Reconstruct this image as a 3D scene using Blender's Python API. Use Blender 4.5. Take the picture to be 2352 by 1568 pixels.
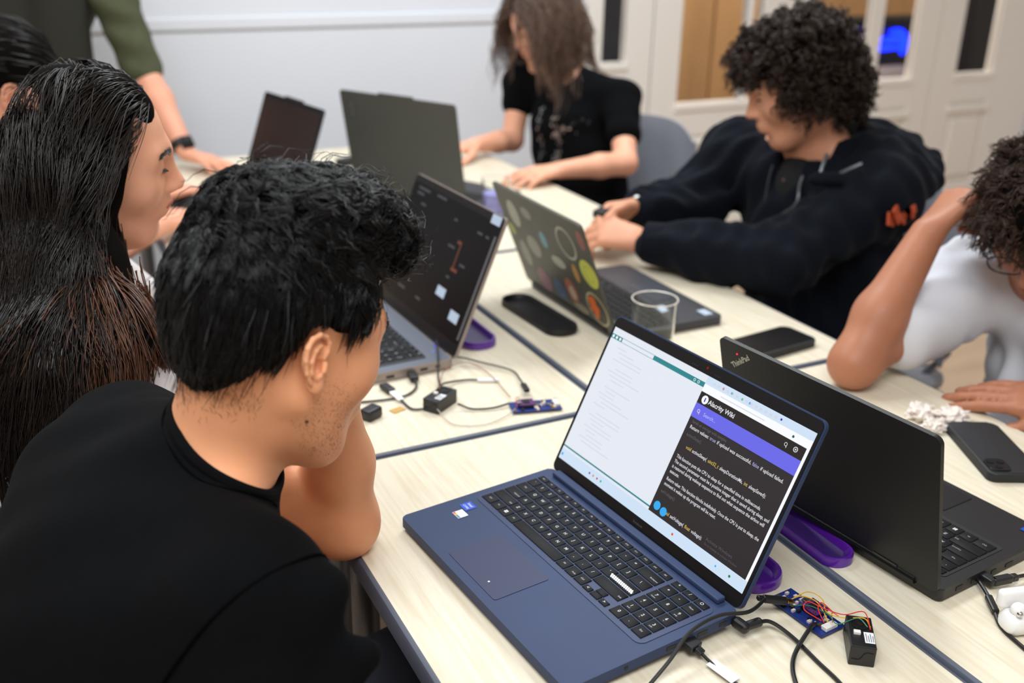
import bpy, bmesh, math, random
import numpy as np
from mathutils import Matrix, Vector, Euler

for o in list(bpy.data.objects): bpy.data.objects.remove(o)
SC = bpy.context.scene
COL = SC.collection
random.seed(7); RNG = np.random.default_rng(11)
PI = math.pi
TZ = 0.74                     # height of the table tops

# ------------------------------------------------------------------ camera
cam_data = bpy.data.cameras.new('camera'); cam = bpy.data.objects.new('camera', cam_data); COL.objects.link(cam)
CAM = Vector((-0.7926, -1.211, TZ + 0.7006))
AZ, PITCH, ROLL = 0.4726, 0.3905, 0.0201
_f = Vector((math.sin(AZ)*math.cos(PITCH), math.cos(AZ)*math.cos(PITCH), -math.sin(PITCH)))
_r = Vector((math.cos(AZ), -math.sin(AZ), 0)); _u = _r.cross(_f)
_r2 = math.cos(ROLL)*_r + math.sin(ROLL)*_u; _u2 = -math.sin(ROLL)*_r + math.cos(ROLL)*_u
cam.matrix_world = Matrix(((_r2.x, _u2.x, -_f.x, CAM.x), (_r2.y, _u2.y, -_f.y, CAM.y), (_r2.z, _u2.z, -_f.z, CAM.z), (0, 0, 0, 1)))
cam_data.sensor_width = 36.0; cam_data.lens = 36.0*2357.5/2352.0
cam_data.clip_start = 0.05; cam_data.clip_end = 60
cam_data.dof.use_dof = True; cam_data.dof.focus_distance = 1.13; cam_data.dof.aperture_fstop = 3.4
cam_data.dof.aperture_blades = 0
SC.camera = cam

# ------------------------------------------------------------------ light
SC.view_settings.view_transform = 'Standard'; SC.view_settings.look = 'None'
SC.view_settings.gamma = 1.0; SC.view_settings.use_curve_mapping = False
SC.view_settings.exposure = -0.25
world = bpy.data.worlds.new('room_light'); SC.world = world; world.use_nodes = True
world.node_tree.nodes['Background'].inputs[0].default_value = (1.0, 0.87, 0.74, 1)
world.node_tree.nodes['Background'].inputs[1].default_value = 0.50
def area(name, loc, target, sx, sy, power, color=(1, 1, 1)):
    d = bpy.data.lights.new(name, 'AREA'); d.shape = 'RECTANGLE'; d.size = sx; d.size_y = sy; d.energy = power; d.color = color
    o = bpy.data.objects.new(name, d); COL.objects.link(o); o.location = loc
    o.rotation_euler = (Vector(target) - Vector(loc)).to_track_quat('-Z', 'Y').to_euler(); return o
# three ceiling luminaires
area('ceiling_light', (0.9, 1.2, 2.75), (0.9, 1.0, 0), 1.4, 0.7, 50, (0.90, 0.96, 1.0))
area('ceiling_light', (-0.9, 1.0, 2.75), (-0.9, 0.9, 0), 1.4, 0.7, 40, (0.90, 0.96, 1.0))
area('ceiling_light', (-1.0, -1.3, 2.75), (-0.8, -0.9, 0), 1.6, 1.0, 66, (0.93, 0.97, 1.0))

area('far_room_fill', (3.0, 3.15, 2.7), (3.0, 3.4, 0.8), 1.6, .4, 70, (1.0, .93, .82))  # added lamp, no fitting seen: brightens the wood behind the panes

# ------------------------------------------------------------------ helpers
def link(o, parent=None):
    COL.objects.link(o)
    if parent is not None: o.parent = parent
    return o
def tag(o, label, cat, group=None, kind=None):
    if label: o['label'] = label
    if cat: o['category'] = cat
    if group: o['group'] = group
    if kind: o['kind'] = kind
    return o
def empty(name, loc=(0, 0, 0), rz=0.0, label=None, cat=None, group=None):
    o = bpy.data.objects.new(name, None); COL.objects.link(o); o.location = loc; o.rotation_euler = (0, 0, rz)
    o.empty_display_size = 0.02
    return tag(o, label, cat, group)
def fast_mesh(name, V, F, smooth=True):
    """V (n,3), F (m,k) numpy -> mesh"""
    me = bpy.data.meshes.new(name); V = np.asarray(V, np.float32); F = np.asarray(F, np.int32)
    me.vertices.add(len(V)); me.vertices.foreach_set('co', V.ravel())
    m, k = F.shape
    me.loops.add(m*k); me.loops.foreach_set('vertex_index', F.ravel())
    me.polygons.add(m); me.polygons.foreach_set('loop_start', np.arange(0, m*k, k, dtype=np.int32))
    me.polygons.foreach_set('loop_total', np.full(m, k, np.int32))
    if smooth: me.polygons.foreach_set('use_smooth', np.ones(m, bool))
    me.update(calc_edges=True); me.validate(); return me
def obj(name, me, mat=None, parent=None, loc=None, rot=None):
    o = bpy.data.objects.new(name, me); link(o, parent)
    if mat is not None and not me.materials: me.materials.append(mat)
    if loc is not None: o.location = loc
    if rot is not None: o.rotation_euler = rot
    return o
class MB:
    """collects shapes into one mesh"""
    def __init__(s): s.bm = bmesh.new()
    def box(s, c, d, bev=0.0, seg=2, M=None):
        r = bmesh.ops.create_cube(s.bm, size=1.0); v = r['verts']
        bmesh.ops.scale(s.bm, vec=d, verts=v)
        if bev > 0:
            e = list({e for x in v for e in x.link_edges})
            b = bmesh.ops.bevel(s.bm, geom=e, offset=bev, segments=seg, affect='EDGES', profile=0.5); v = list({x for f in b['faces'] for x in f.verts} | {x for x in v if x.is_valid})
        bmesh.ops.translate(s.bm, vec=c, verts=v)
        if M is not None: bmesh.ops.transform(s.bm, matrix=M, verts=v)
        return v
    def plate(s, pts, z0, z1, bev=0.0):
        """extruded outline in xy"""
        lo = [s.bm.verts.new((x, y, z0)) for x, y in pts]; hi = [s.bm.verts.new((x, y, z1)) for x, y in pts]; n = len(pts)
        s.bm.faces.new(lo[::-1]); top = s.bm.faces.new(hi)
        for i in range(n): s.bm.faces.new((lo[i], lo[(i+1) % n], hi[(i+1) % n], hi[i]))
        if bev > 0: bmesh.ops.bevel(s.bm, geom=list(top.edges), offset=bev, segments=2, affect='EDGES', profile=0.5)
    def tube(s, P, r, n=8, caps=True):
        P = [Vector(p) for p in P]; R = [r]*len(P) if not hasattr(r, '__len__') else r
        rings = []; t0 = (P[1]-P[0]).normalized(); ref = Vector((0, 0, 1)) if abs(t0.z) < .9 else Vector((1, 0, 0)); u = t0.cross(ref).normalized()
        for i, p in enumerate(P):
            t = (P[min(i+1, len(P)-1)] - P[max(i-1, 0)]).normalized()
            u = (u - t*u.dot(t)).normalized(); w = t.cross(u)
            rings.append([s.bm.verts.new(p + (u*math.cos(a)+w*math.sin(a))*R[i]) for a in [2*PI*k/n for k in range(n)]])
        for a, b in zip(rings, rings[1:]):
            for k in range(n): s.bm.faces.new((a[k], a[(k+1) % n], b[(k+1) % n], b[k]))
        if caps: s.bm.faces.new(rings[0][::-1]); s.bm.faces.new(rings[-1])
    def lathe(s, prof, n=32, c=(0, 0, 0), closed=False):
        """prof: (r,z) list"""
        rings = [[s.bm.verts.new((c[0]+r*math.cos(2*PI*k/n), c[1]+r*math.sin(2*PI*k/n), c[2]+z)) for k in range(n)] for r, z in prof]
        pr = list(zip(rings, rings[1:])) + ([(rings[-1], rings[0])] if closed else [])
        for a, b in pr:
            for k in range(n): s.bm.faces.new((a[k], a[(k+1) % n], b[(k+1) % n], b[k]))
        if not closed: s.bm.faces.new(rings[0][::-1]); s.bm.faces.new(rings[-1])
    def ball(s, c, r, n=12, sc=(1, 1, 1), M=None):
        q = bmesh.ops.create_uvsphere(s.bm, u_segments=n*2, v_segments=n, radius=r); v = q['verts']
        bmesh.ops.scale(s.bm, vec=sc, verts=v)
        if M is not None: bmesh.ops.transform(s.bm, matrix=M, verts=v)
        bmesh.ops.translate(s.bm, vec=c, verts=v)
    def quad(s, pts):
        s.bm.faces.new([s.bm.verts.new(p) for p in pts])
    def xf(s, M): bmesh.ops.transform(s.bm, matrix=M, verts=s.bm.verts[:])
    def mesh(s, name, smooth=False, ang=35):
        bmesh.ops.recalc_face_normals(s.bm, faces=s.bm.faces[:])
        me = bpy.data.meshes.new(name); s.bm.to_mesh(me); s.bm.free()
        if smooth:
            me.polygons.foreach_set('use_smooth', np.ones(len(me.polygons), bool))
            try: me.set_sharp_from_angle(angle=math.radians(ang))
            except Exception: pass
        return me
    def build(s, name, mat=None, parent=None, smooth=False, loc=None, rot=None, ang=35):
        return obj(name, s.mesh(name, smooth, ang), mat, parent, loc, rot)
def rrect(w, d, r, n=6, cx=0, cy=0):
    out = []
    for sx, sy, a0 in ((1, 1, 0), (-1, 1, 90), (-1, -1, 180), (1, -1, 270)):
        for k in range(n+1):
            a = math.radians(a0 + 90*k/n); out.append((cx+sx*(w/2-r)+r*math.cos(a), cy+sy*(d/2-r)+r*math.sin(a)))
    return out
def smooth_path(P, n=8):
    """Catmull-Rom through control points"""
    P = [Vector(p) for p in P]; Q = [P[0]*2-P[1]] + P + [P[-1]*2-P[-2]]; out = []
    for i in range(1, len(Q)-2):
        a, b, c, d = Q[i-1:i+3]
        for k in range(n):
            t = k/n; out.append(0.5*((2*b)+(c-a)*t+(2*a-5*b+4*c-d)*t*t+(3*b-a-3*c+d)*t**3))
    return out + [P[-1]]
_font_cache = {}
def text_geo(body, size, align='LEFT', bold=0.0):
    """flat lettering -> (verts, tris) via the built-in font"""
    key = (body, round(size, 6), align, bold)
    if key in _font_cache: return _font_cache[key]
    c = bpy.data.curves.new('t', 'FONT'); c.body = body; c.size = size; c.align_x = align; c.resolution_u = 2; c.fill_mode = 'FRONT'; c.offset = bold
    o = bpy.data.objects.new('t', c); COL.objects.link(o)
    dg = bpy.context.evaluated_depsgraph_get(); me = o.evaluated_get(dg).to_mesh(); me.calc_loop_triangles()
    V = np.zeros(len(me.vertices)*3, np.float32); me.vertices.foreach_get('co', V)
    F = np.zeros(len(me.loop_triangles)*3, np.int32); me.loop_triangles.foreach_get('vertices', F)
    o.evaluated_get(dg).to_mesh_clear(); bpy.data.objects.remove(o); bpy.data.curves.remove(c)
    _font_cache[key] = (V.reshape(-1, 3), F.reshape(-1, 3)); return _font_cache[key]
class Flat:
    """flat print: quads, discs and lettering in a local plane (x right, y up), lifted by z"""
    def __init__(s): s.V = []; s.F = []; s.n = 0; s.k = 0
    def add(s, V, F):
        s.V.append(np.asarray(V, np.float32)); s.F.append(np.asarray(F, np.int32)+s.n); s.n += len(V); s.k += 1
    def rect(s, x0, y0, x1, y1, z=0): s.add([(x0, y0, z), (x1, y0, z), (x1, y1, z), (x0, y1, z)], [(0, 1, 2), (0, 2, 3)])
    def disc(s, x, y, r, z=0, n=24, ry=None):
        ry = r if ry is None else ry
        s.add([(x, y, z)]+[(x+r*math.cos(2*PI*k/n), y+ry*math.sin(2*PI*k/n), z) for k in range(n)], [(0, 1+k, 1+(k+1) % n) for k in range(n)])
    def ring(s, x, y, r0, r1, z=0, n=28):
        V = [(x+r*math.cos(2*PI*k/n), y+r*math.sin(2*PI*k/n), z) for r in (r0, r1) for k in range(n)]
        s.add(V, [t for k in range(n) for t in ((k, (k+1) % n, n+(k+1) % n), (k, n+(k+1) % n, n+k))])
    def poly(s, pts, z=0):
        s.add([(x, y, z) for x, y in pts], [(0, i, i+1) for i in range(1, len(pts)-1)])
    def text(s, body, x, y, size, z=0, align='LEFT', sx=1.0, M=None, bold=0.0):
        V, F = text_geo(body, size, align, bold); s.k += 1
        if not len(V): return
        V = V*np.array([sx, 1, 1], np.float32)
        if M is not None: V = V @ np.array(M.to_3x3()).T
        s.add(V+np.array([x, y, z], np.float32), F)
    def build(s, name, mat, parent=None, loc=None, rot=None):
        me = fast_mesh(name, np.concatenate(s.V), np.concatenate(s.F), smooth=False); o = obj(name, me, mat, parent, loc, rot)
        if s.k > 1: o['kind'] = 'stuff'        # fine flat print, too small to pick apart
        return o

# ------------------------------------------------------------------ materials
def s2l(c): return tuple(((x/255)/12.92 if x/255 <= .04045 else ((x/255+.055)/1.055)**2.4) for x in c[:3]) + (1,)
MATS = {}
def mat(name, rgb=(128, 128, 128), rough=0.5, metal=0.0, emit=0.0, bump=None, var=None, spec=0.5, sss=0.0, coat=0.0, trans=0.0, alpha=1.0, sheen=0.0, ior=1.5, stretch=(1, 1, 1)):
    """procedural principled material; var=(scale,amount) colour noise, bump=(scale,strength,distance)"""
    if name in MATS: return MATS[name]
    m = bpy.data.materials.new(name); m.use_nodes = True; nt = m.node_tree; b = nt.nodes['Principled BSDF']; L = nt.links
    col = s2l(rgb); b.inputs['Base Color'].default_value = col
    b.inputs['Roughness'].default_value = rough; b.inputs['Metallic'].default_value = metal; b.inputs['IOR'].default_value = ior
    b.inputs['Specular IOR Level'].default_value = spec
    if sss: b.inputs['Subsurface Weight'].default_value = sss; b.inputs['Subsurface Radius'].default_value = (0.012, 0.005, 0.003); b.inputs['Subsurface Scale'].default_value = 1.0
    if coat: b.inputs['Coat Weight'].default_value = coat; b.inputs['Coat Roughness'].default_value = 0.08
    if trans: b.inputs['Transmission Weight'].default_value = trans
    if sheen: b.inputs['Sheen Weight'].default_value = sheen; b.inputs['Sheen Roughness'].default_value = 0.4
    if alpha < 1: b.inputs['Alpha'].default_value = alpha
    if emit: b.inputs['Emission Color'].default_value = col; b.inputs['Emission Strength'].default_value = emit; b.inputs['Base Color'].default_value = (0.01, 0.01, 0.01, 1)
    if var or bump:
        tc = nt.nodes.new('ShaderNodeTexCoord'); mp = nt.nodes.new('ShaderNodeMapping'); mp.inputs['Scale'].default_value = stretch; L.new(tc.outputs['Object'], mp.inputs[0])
    if var:
        n = nt.nodes.new('ShaderNodeTexNoise'); n.inputs['Scale'].default_value = var[0]; n.inputs['Detail'].default_value = 4; L.new(mp.outputs[0], n.inputs[0])
        r = nt.nodes.new('ShaderNodeValToRGB'); a = var[1]
        r.color_ramp.elements[0].position = .3; r.color_ramp.elements[1].position = .7
        r.color_ramp.elements[0].color = tuple(c*(1-a) for c in col[:3]) + (1,); r.color_ramp.elements[1].color = tuple(min(1, c*(1+a)) for c in col[:3]) + (1,)
        L.new(n.outputs[0], r.inputs[0]); L.new(r.outputs[0], b.inputs['Base Color'])
    if bump:
        n2 = nt.nodes.new('ShaderNodeTexNoise'); n2.inputs['Scale'].default_value = bump[0]; n2.inputs['Detail'].default_value = 3; L.new(mp.outputs[0], n2.inputs[0])
        bp = nt.nodes.new('ShaderNodeBump'); bp.inputs['Strength'].default_value = bump[1]; bp.inputs['Distance'].default_value = bump[2] if len(bump) > 2 else .002
        L.new(n2.outputs[0], bp.inputs['Height']); L.new(bp.outputs[0], b.inputs['Normal'])
    MATS[name] = m; return m
# ================================================================== the room
M_wall = mat('white_paint', (232, 235, 242), 0.55, var=(1.3, .02), bump=(180, .08, .001))
M_board = mat('whiteboard_enamel', (232, 236, 244), 0.34, var=(.9, .02))
M_trim = mat('white_gloss_trim', (244, 239, 232), 0.4, bump=(90, .05, .001))
M_floor = mat('floor_planks', (186, 160, 134), 0.45, var=(3, .12), stretch=(1, 8, 1))
M_glass = mat('window_glass', (255, 255, 255), 0.02, trans=1.0, ior=1.05, spec=.25)
M_wood = mat('oak_panel', (196, 154, 106), 0.5, var=(6, .14), stretch=(1, 1, .12))
M_dark = mat('dark_panel', (22, 24, 28), 0.5)
M_grey = mat('grey_upholstery', (120, 112, 116), 0.8)
M_blue = mat('blue_led_glow', (12, 40, 255), emit=5.0)
M_blue_dim = mat('blue_led_dim', (20, 10, 150), emit=0.7)

def struct(o): o['kind'] = 'structure'; return o
m = MB(); m.box((1.0, 1.0, -.02), (7.5, 8.0, .04)); struct(m.build('floor', M_floor))
WY = 2.6
m = MB(); m.box((-.62, WY+.06, 1.4), (4.2, .12, 2.8)); wb = struct(m.build('wall_back', M_wall))
# big enamel writing panel with its pale rail across the wall
m = MB(); m.box((-.62, WY-.012, .56), (4.1, .024, 1.0), .004); struct(m.build('trim_1', M_board))
m = MB(); m.box((-.62, WY-.017, 1.085), (4.1, .034, .05), .010, 3); struct(m.build('trim_2', M_board))
m = MB(); m.box((-.62, WY-.012, 1.5425), (4.1, .024, .865), .004); struct(m.build('trim_3', M_board))
m = MB(); m.box((4.36, .2, 1.4), (.12, 5.0, 2.8)); struct(m.build('wall_right', M_wall))
# glazed door wall
def panel_door(name, x0, x1, gx0, gx1, gz, mull=()):
    """one leaf: frame, mouldings, raised lower panel, panes"""
    root = empty(name, ((x0+x1)/2, WY+.02, 0)); root['kind'] = 'structure'
    cx = (x0+x1)/2; L = lambda x: x-cx
    def part(nm, xa, xb, za, zb, t=.05, y=0, bev=.004): 
        q = MB(); q.box(((L(xa)+L(xb))/2, y, (za+zb)/2), (xb-xa, t, zb-za), bev); return q.build(nm, M_trim, root)
    top = 2.6
    part('stile', x0, gx0, 0, top); part('stile', gx1, x1, 0, top); part('rail', gx0, gx1, gz-.13, gz); part('rail', gx0, gx1, 0, .14); part('rail', gx0, gx1, 2.3, top)
    part('glazing_bead', gx0-.012, gx1+.012, gz-.02, gz+.012, .07, 0, .006)
    part('rail', gx0, gx1, .14, gz-.13, .03, .004)
    part('panel_moulding', gx0-.02, gx1+.02, gz-.185, gz-.150, .085, 0, .01)
    part('raised_panel', gx0+.03, gx1-.03, .2, gz-.22, .06, 0, .012)
    xs = [gx0] + [c for a, b in mull for c in (a, b)] + [gx1]
    for a, b in mull: part('mullion', a, b, gz, 2.3, .045)
    for a, b in zip(xs[0::2], xs[1::2]):
        for za, zb in ((gz, 1.55), (1.59, 2.3)):
            q = MB(); q.box(((L(a)+L(b))/2, 0, (za+zb)/2), (b-a, .006, zb-za)); q.build('pane', M_glass, root)
    part('glazing_bar', gx0, gx1, 1.55, 1.59, .045)
    return root
panel_door('door_1', 1.47, 1.80, 1.55, 1.67, .868)
panel_door('door_2', 1.81, 2.52, 1.952, 2.40, .675, ((2.31, 2.34),))
panel_door('door_3', 2.53, 3.52, 2.66, 3.372, .725, ((3.055, 3.135),))
panel_door('door_4', 3.53, 4.29, 3.685, 3.955, .73)
# the next room, seen through the panes
m = MB(); m.box((4.2, 5.2, 1.4), (9.6, .1, 2.8)); struct(m.build('wall_far_room', M_wood))
m = MB(); m.box((4.2, 3.95, -.02), (9.6, 2.4, .04)); struct(m.build('floor_far_room', M_floor))
c = empty('wardrobe', (2.68, 3.6, 0), 0, 'tall oak wardrobe standing behind the glazed doors', 'wardrobe')
m = MB(); m.box((0, 0, 1.1), (1.1, .5, 2.2), .006); m.build('carcass', M_wood, c)
for s in (-1, 1):
    m = MB(); m.box((s*.275, -.262, 1.1), (.538, .022, 2.14), .004); d = m.build('door', M_wood, c)
m = MB(); m.box((1.86, 3.05, 1.0), (.5, .06, 1.9), .01); tag(m.build('notice_board', mat('slate_board', (52, 58, 68), .6, var=(5, .2))), 'dark slate notice board behind the narrow pane beside the girl', 'board')
m = MB(); m.box((4.345, 3.10, .95), (.19, .2, 1.9), .01); tag(m.build('cupboard', M_dark), 'black cupboard behind the right-hand glazed door', 'cupboard')
m = MB(); m.box((4.555, 3.10, 1.0), (.22, .06, 2.0), .01); tag(m.build('wood_panel', mat('pale_oak', (160, 138, 118), .5, var=(5, .1), stretch=(1, 1, .1))), 'pale oak panel beside the black cupboard behind the glass', 'panel')
# blue-lit corner
c = empty('display_unit', (4.22, 3.70, 0), 0, 'dark display unit glowing blue in the next room', 'display')
m = MB(); m.box((0, .06, .46), (.75, .06, .92), .006); m.build('back_panel', M_dark, c)
m = MB(); m.box((0, -.02, .90), (.75, .2, .05), .006); m.build('shelf', M_dark, c)
m = MB(); m.box((-.12, 0, .78), (.42, .05, .17), .02); m.build('dim_light_panel', M_blue_dim, c)
for dx, dz, sx, sz in ((.10, .835, .06, .022), (.06, .79, .10, .020), (-.02, .742, .19, .016), (.17, .765, .022, .07)):
    m = MB(); m.ball((dx, -.07, dz), 1.0, 8, (sx, .03, sz)); m.build('light_tube', M_blue, c, True)
c = empty('armchair', (4.0, 3.32, 0), 0, 'low grey rounded armchair under the blue lights', 'armchair')
m = MB(); m.box((0, 0, .55), (.36, .22, .26), .08, 4); m.build('backrest', M_grey, c, True)
m = MB(); m.box((0, -.02, .36), (.40, .3, .16), .05, 3); m.build('seat', M_grey, c, True)
for sx in (-1, 1):
    m = MB(); m.tube(((sx*.15, 0, 0), (sx*.15, 0, .3)), .02); m.build('leg', M_dark, c)

# ================================================================== tables
M_top = bpy.data.materials.new('pale_maple_laminate'); M_top.use_nodes = True
def _top():
    nt = M_top.node_tree; L = nt.links; b = nt.nodes['Principled BSDF']
    tc = nt.nodes.new('ShaderNodeTexCoord'); mp = nt.nodes.new('ShaderNodeMapping'); mp.inputs['Scale'].default_value = (90, 5, 5); L.new(tc.outputs['Object'], mp.inputs[0])
    n = nt.nodes.new('ShaderNodeTexNoise'); n.inputs['Scale'].default_value = 1.6; n.inputs['Detail'].default_value = 6; n.inputs['Distortion'].default_value = .4; L.new(mp.outputs[0], n.inputs[0])
    r = nt.nodes.new('ShaderNodeValToRGB'); r.color_ramp.elements[0].position = .32; r.color_ramp.elements[1].position = .68
    r.color_ramp.elements[0].color = s2l((212, 200, 175)); r.color_ramp.elements[1].color = s2l((226, 218, 198))
    L.new(n.outputs[0], r.inputs[0]); L.new(r.outputs[0], b.inputs['Base Color']); b.inputs['Roughness'].default_value = .42; b.inputs['Specular IOR Level'].default_value = .4
_top()
M_band = mat('blue_grey_edging', (84, 90, 104), .5)
M_steel = mat('grey_steel_leg', (120, 124, 130), .4, metal=.6)
M_purple = mat('purple_plastic', (86, 26, 150), .25, coat=.5)
M_blackp = mat('black_plastic', (16, 16, 17), .5)
def table(x0, x1, y0, y1, label, rx=.02):
    w, d = x1-x0, y1-y0; cx, cy = (x0+x1)/2, (y0+y1)/2
    t = empty('table', (cx, cy, 0), 0, label, 'table', 'pushed-together pale maple tables')
    m = MB(); m.plate(rrect(w-.014, d-.014, rx), TZ-.026, TZ); m.build('tabletop', M_top, t)
    o = rrect(w, d, rx+.007, 8); i = rrect(w-.0145, d-.0145, rx, 8)
    m = MB(); prof = [(0, TZ-.026), (0, TZ-.005), (.25, TZ-.0015), (.6, TZ-.0002), (1, TZ-.0002), (1, TZ-.026)]
    rings = [[m.bm.verts.new((ox*(1-f)+ix*f, oy*(1-f)+iy*f, z)) for (ox, oy), (ix, iy) in zip(o, i)] for f, z in prof]
    n = len(o)
    for a, b in zip(rings, rings[1:]+rings[:1]):
        for k in range(n): m.bm.faces.new((a[k], a[(k+1) % n], b[(k+1) % n], b[k]))
    m.build('edge_band', M_band, t, True)
    for sx in (-1, 1):
        for sy in (-1, 1):
            m = MB(); m.tube(((sx*(w/2-.06), sy*(d/2-.06), 0), (sx*(w/2-.06), sy*(d/2-.06), TZ-.03)), .02, 12); m.build('leg', M_steel, t, True)
    m = MB(); m.box((0, 0, TZ-.045), (w-.12, d-.12, .036), .004); m.build('underframe', M_steel, t)
    return t
table(-.487, 0, -.79, 0, 'pale maple table under the open blue laptop in front')
table(-.487, 0, .004, .79, 'pale maple table with the small sensor box and cables behind the elbow')
table(.004, .532, -.79, 0, 'pale maple table under the black laptop and the leaning elbow')
table(.004, .532, .004, .79, 'pale maple table under the sticker-covered laptop')
table(-.487, .06, .797, 2.02, 'pale maple table at the far left under the watch-wearing hand')
table(.064, .626, .797, 2.02, 'pale maple table at the far end before the girl in black')
def tray(x, y, rz, label, rim, inner, ln=.215, wd=.066):
    t = empty('cable_tray', (x, y, TZ), rz, label, 'cable tray', 'oblong cable trays along the table seam')
    o = rrect(wd, ln, wd*.46, 8); n = len(o)
    m = MB(); prof = [(1.0, .0006), (1.0, .010), (.97, .013), (.90, .0125), (.86, .010), (.80, .0024)]
    rings = [[m.bm.verts.new((px*f, py*(1-(1-f)*.35), z)) for px, py in o] for f, z in prof]
    for a, b in zip(rings, rings[1:]):
        for k in range(n): m.bm.faces.new((a[k], a[(k+1) % n], b[(k+1) % n], b[k]))
    m.build('rim', rim, t, True)
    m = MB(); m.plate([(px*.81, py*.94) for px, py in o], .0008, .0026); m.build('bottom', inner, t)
tray(.082, .392, .05, 'black oblong cable tray beside the sticker-covered laptop', M_blackp, M_blackp)  # all-black colour stands in for a tray recess in shadow
tray(-.078, .398, 0, 'dark purple oblong cable tray behind the silver laptop', M_purple, mat('purple_shadow_plastic', (52, 30, 92), .3))  # inner purple darkened: shade of the recess painted into the bottom
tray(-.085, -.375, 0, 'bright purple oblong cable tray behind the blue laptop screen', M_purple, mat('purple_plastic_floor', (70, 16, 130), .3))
tray(.029, -.375, .0, 'purple oblong cable tray under the black laptop lid', M_purple, MATS['purple_shadow_plastic'], .215, .044)
# ================================================================== laptops
def emis(name, rgb, st): return mat(name, rgb, 0.4, emit=st)
M_key = mat('black_keycap', (15, 15, 17), .6, spec=.25, bump=(900, .05, .0005))
M_legend = mat('grey_key_print', (186, 190, 196), .6)
_keymesh = {}
def key_mesh(w, h, t=.0013):
    k = (round(w, 5), round(h, 5), t)
    if k not in _keymesh:
        x, y, b = w/2, h/2, .0006
        V = [(-x, -y, 0), (x, -y, 0), (x, y, 0), (-x, y, 0), (-x, -y, t*.6), (x, -y, t*.6), (x, y, t*.6), (-x, y, t*.6), (-x+b, -y+b, t), (x-b, -y+b, t), (x-b, y-b, t), (-x+b, y-b, t)]
        F = [(0, 1, 5, 4), (1, 2, 6, 5), (2, 3, 7, 6), (3, 0, 4, 7), (4, 5, 9, 8), (5, 6, 10, 9), (6, 7, 11, 10), (7, 4, 8, 11), (8, 9, 10, 11)]
        me = fast_mesh('key', V, F, smooth=False); me.materials.append(M_key); _keymesh[k] = me
    return _keymesh[k]
R2 = [(c, 1) for c in '`1234567890-='] + [('Backspace', 2)]
R3 = [('Tab', 1.5)] + [(c, 1) for c in 'QWERTYUIOP[]'] + [('\\', 1.5)]
R4 = [('CapsLock', 1.75)] + [(c, 1) for c in "ASDFGHJKL;'"] + [('Enter', 2.25)]
R5 = [('Shift', 2.25)] + [(c, 1) for c in 'ZXCVBNM,./'] + [('Shift', 2.75)]
R6 = [('Ctrl', 1.25), ('Fn', 1), ('*win', 1), ('Alt', 1), ('', 5.25), ('Alt', 1), ('PrtSc', 1), ('Ctrl', 1), ('<', .8), ('^v', .9), ('>', .8)]
RF = [('esc', 1)] + [('F%d' % i, 1) for i in range(1, 13)] + [('psc', 1), ('del', 1)]
def keyboard(parent, x0, y_top, u, z, numpad=True, pitch=.0169, legends=True, rows=None, fh=.0095):
    """keys as separate pieces on the deck; returns nothing"""
    fl = Flat(); wn = Flat()
    def place(lbl, xa, w, y, h, small=False):
        o = bpy.data.objects.new('key', key_mesh(w-.0021, h-.0021)); link(o, parent); o.location = (xa+w/2, y, z)
        if not legends or not lbl: return
        zt = z + .0013 + .0002; cx = xa+w/2
        if lbl == '*win':
            for a in (-1, 1):
                for b in (-1, 1): wn.rect(cx+a*.0013-.001, y+b*.0013-.001, cx+a*.0013+.001, y+b*.0013+.001, zt)
        elif len(lbl) == 1: fl.text(lbl, cx, y-.0016, .0058, zt, 'CENTER', bold=.0001)
        elif len(lbl) > 4: fl.text(lbl, xa+w-.002, y-.003, .0031, zt, 'RIGHT')
        else: fl.text(lbl, cx, y-.001, .0034, zt, 'CENTER')
    y = y_top - fh/2 - .0005; x = x0
    for l, w in RF: place(l, x, w*u, y, fh+.0015); x += w*u
    y = y_top - fh - .002 - pitch/2
    for row in (R2, R3, R4, R5, R6):
        x = x0
        for l, w in row:
            if l == '^v':
                place('', x, w*u, y+pitch/4, pitch/2+.001); place('', x, w*u, y-pitch/4, pitch/2+.001)
            elif l in '<>' and l: place(l, x, w*u, y-pitch/4, pitch/2+.001)
            else: place(l, x, w*u, y, pitch)
            x += w*u
        y -= pitch
    if numpad:
        nx = x0 + 15*u + .0045; p = .0188
        y = y_top - fh/2 - .0005
        for i, l in enumerate(('*', '/', 'O')): place(l, nx+i*p, p, y, fh+.0015)
        y = y_top - fh - .002 - pitch/2
        for row in (('+', '-', 'Num'), '789', '456', '123', ('0', '.', 'Ent')):
            for i, l in enumerate(row):
                place(l, nx+i*p, p, y, pitch)
                if l in '1234679': fl.text({'1': 'end', '2': 'v', '3': 'pdn', '4': '<', '6': '>', '7': 'home', '9': 'pup'}[l], nx+i*p+p/2, y-.0052, .003, z+.0015, 'CENTER')
            y -= pitch
    if legends:
        fl.build('key_legends', M_legend, parent); 
        if wn.n: wn.build('logo_key_mark', mat('white_print', (238, 240, 242), .5), parent)
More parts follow.
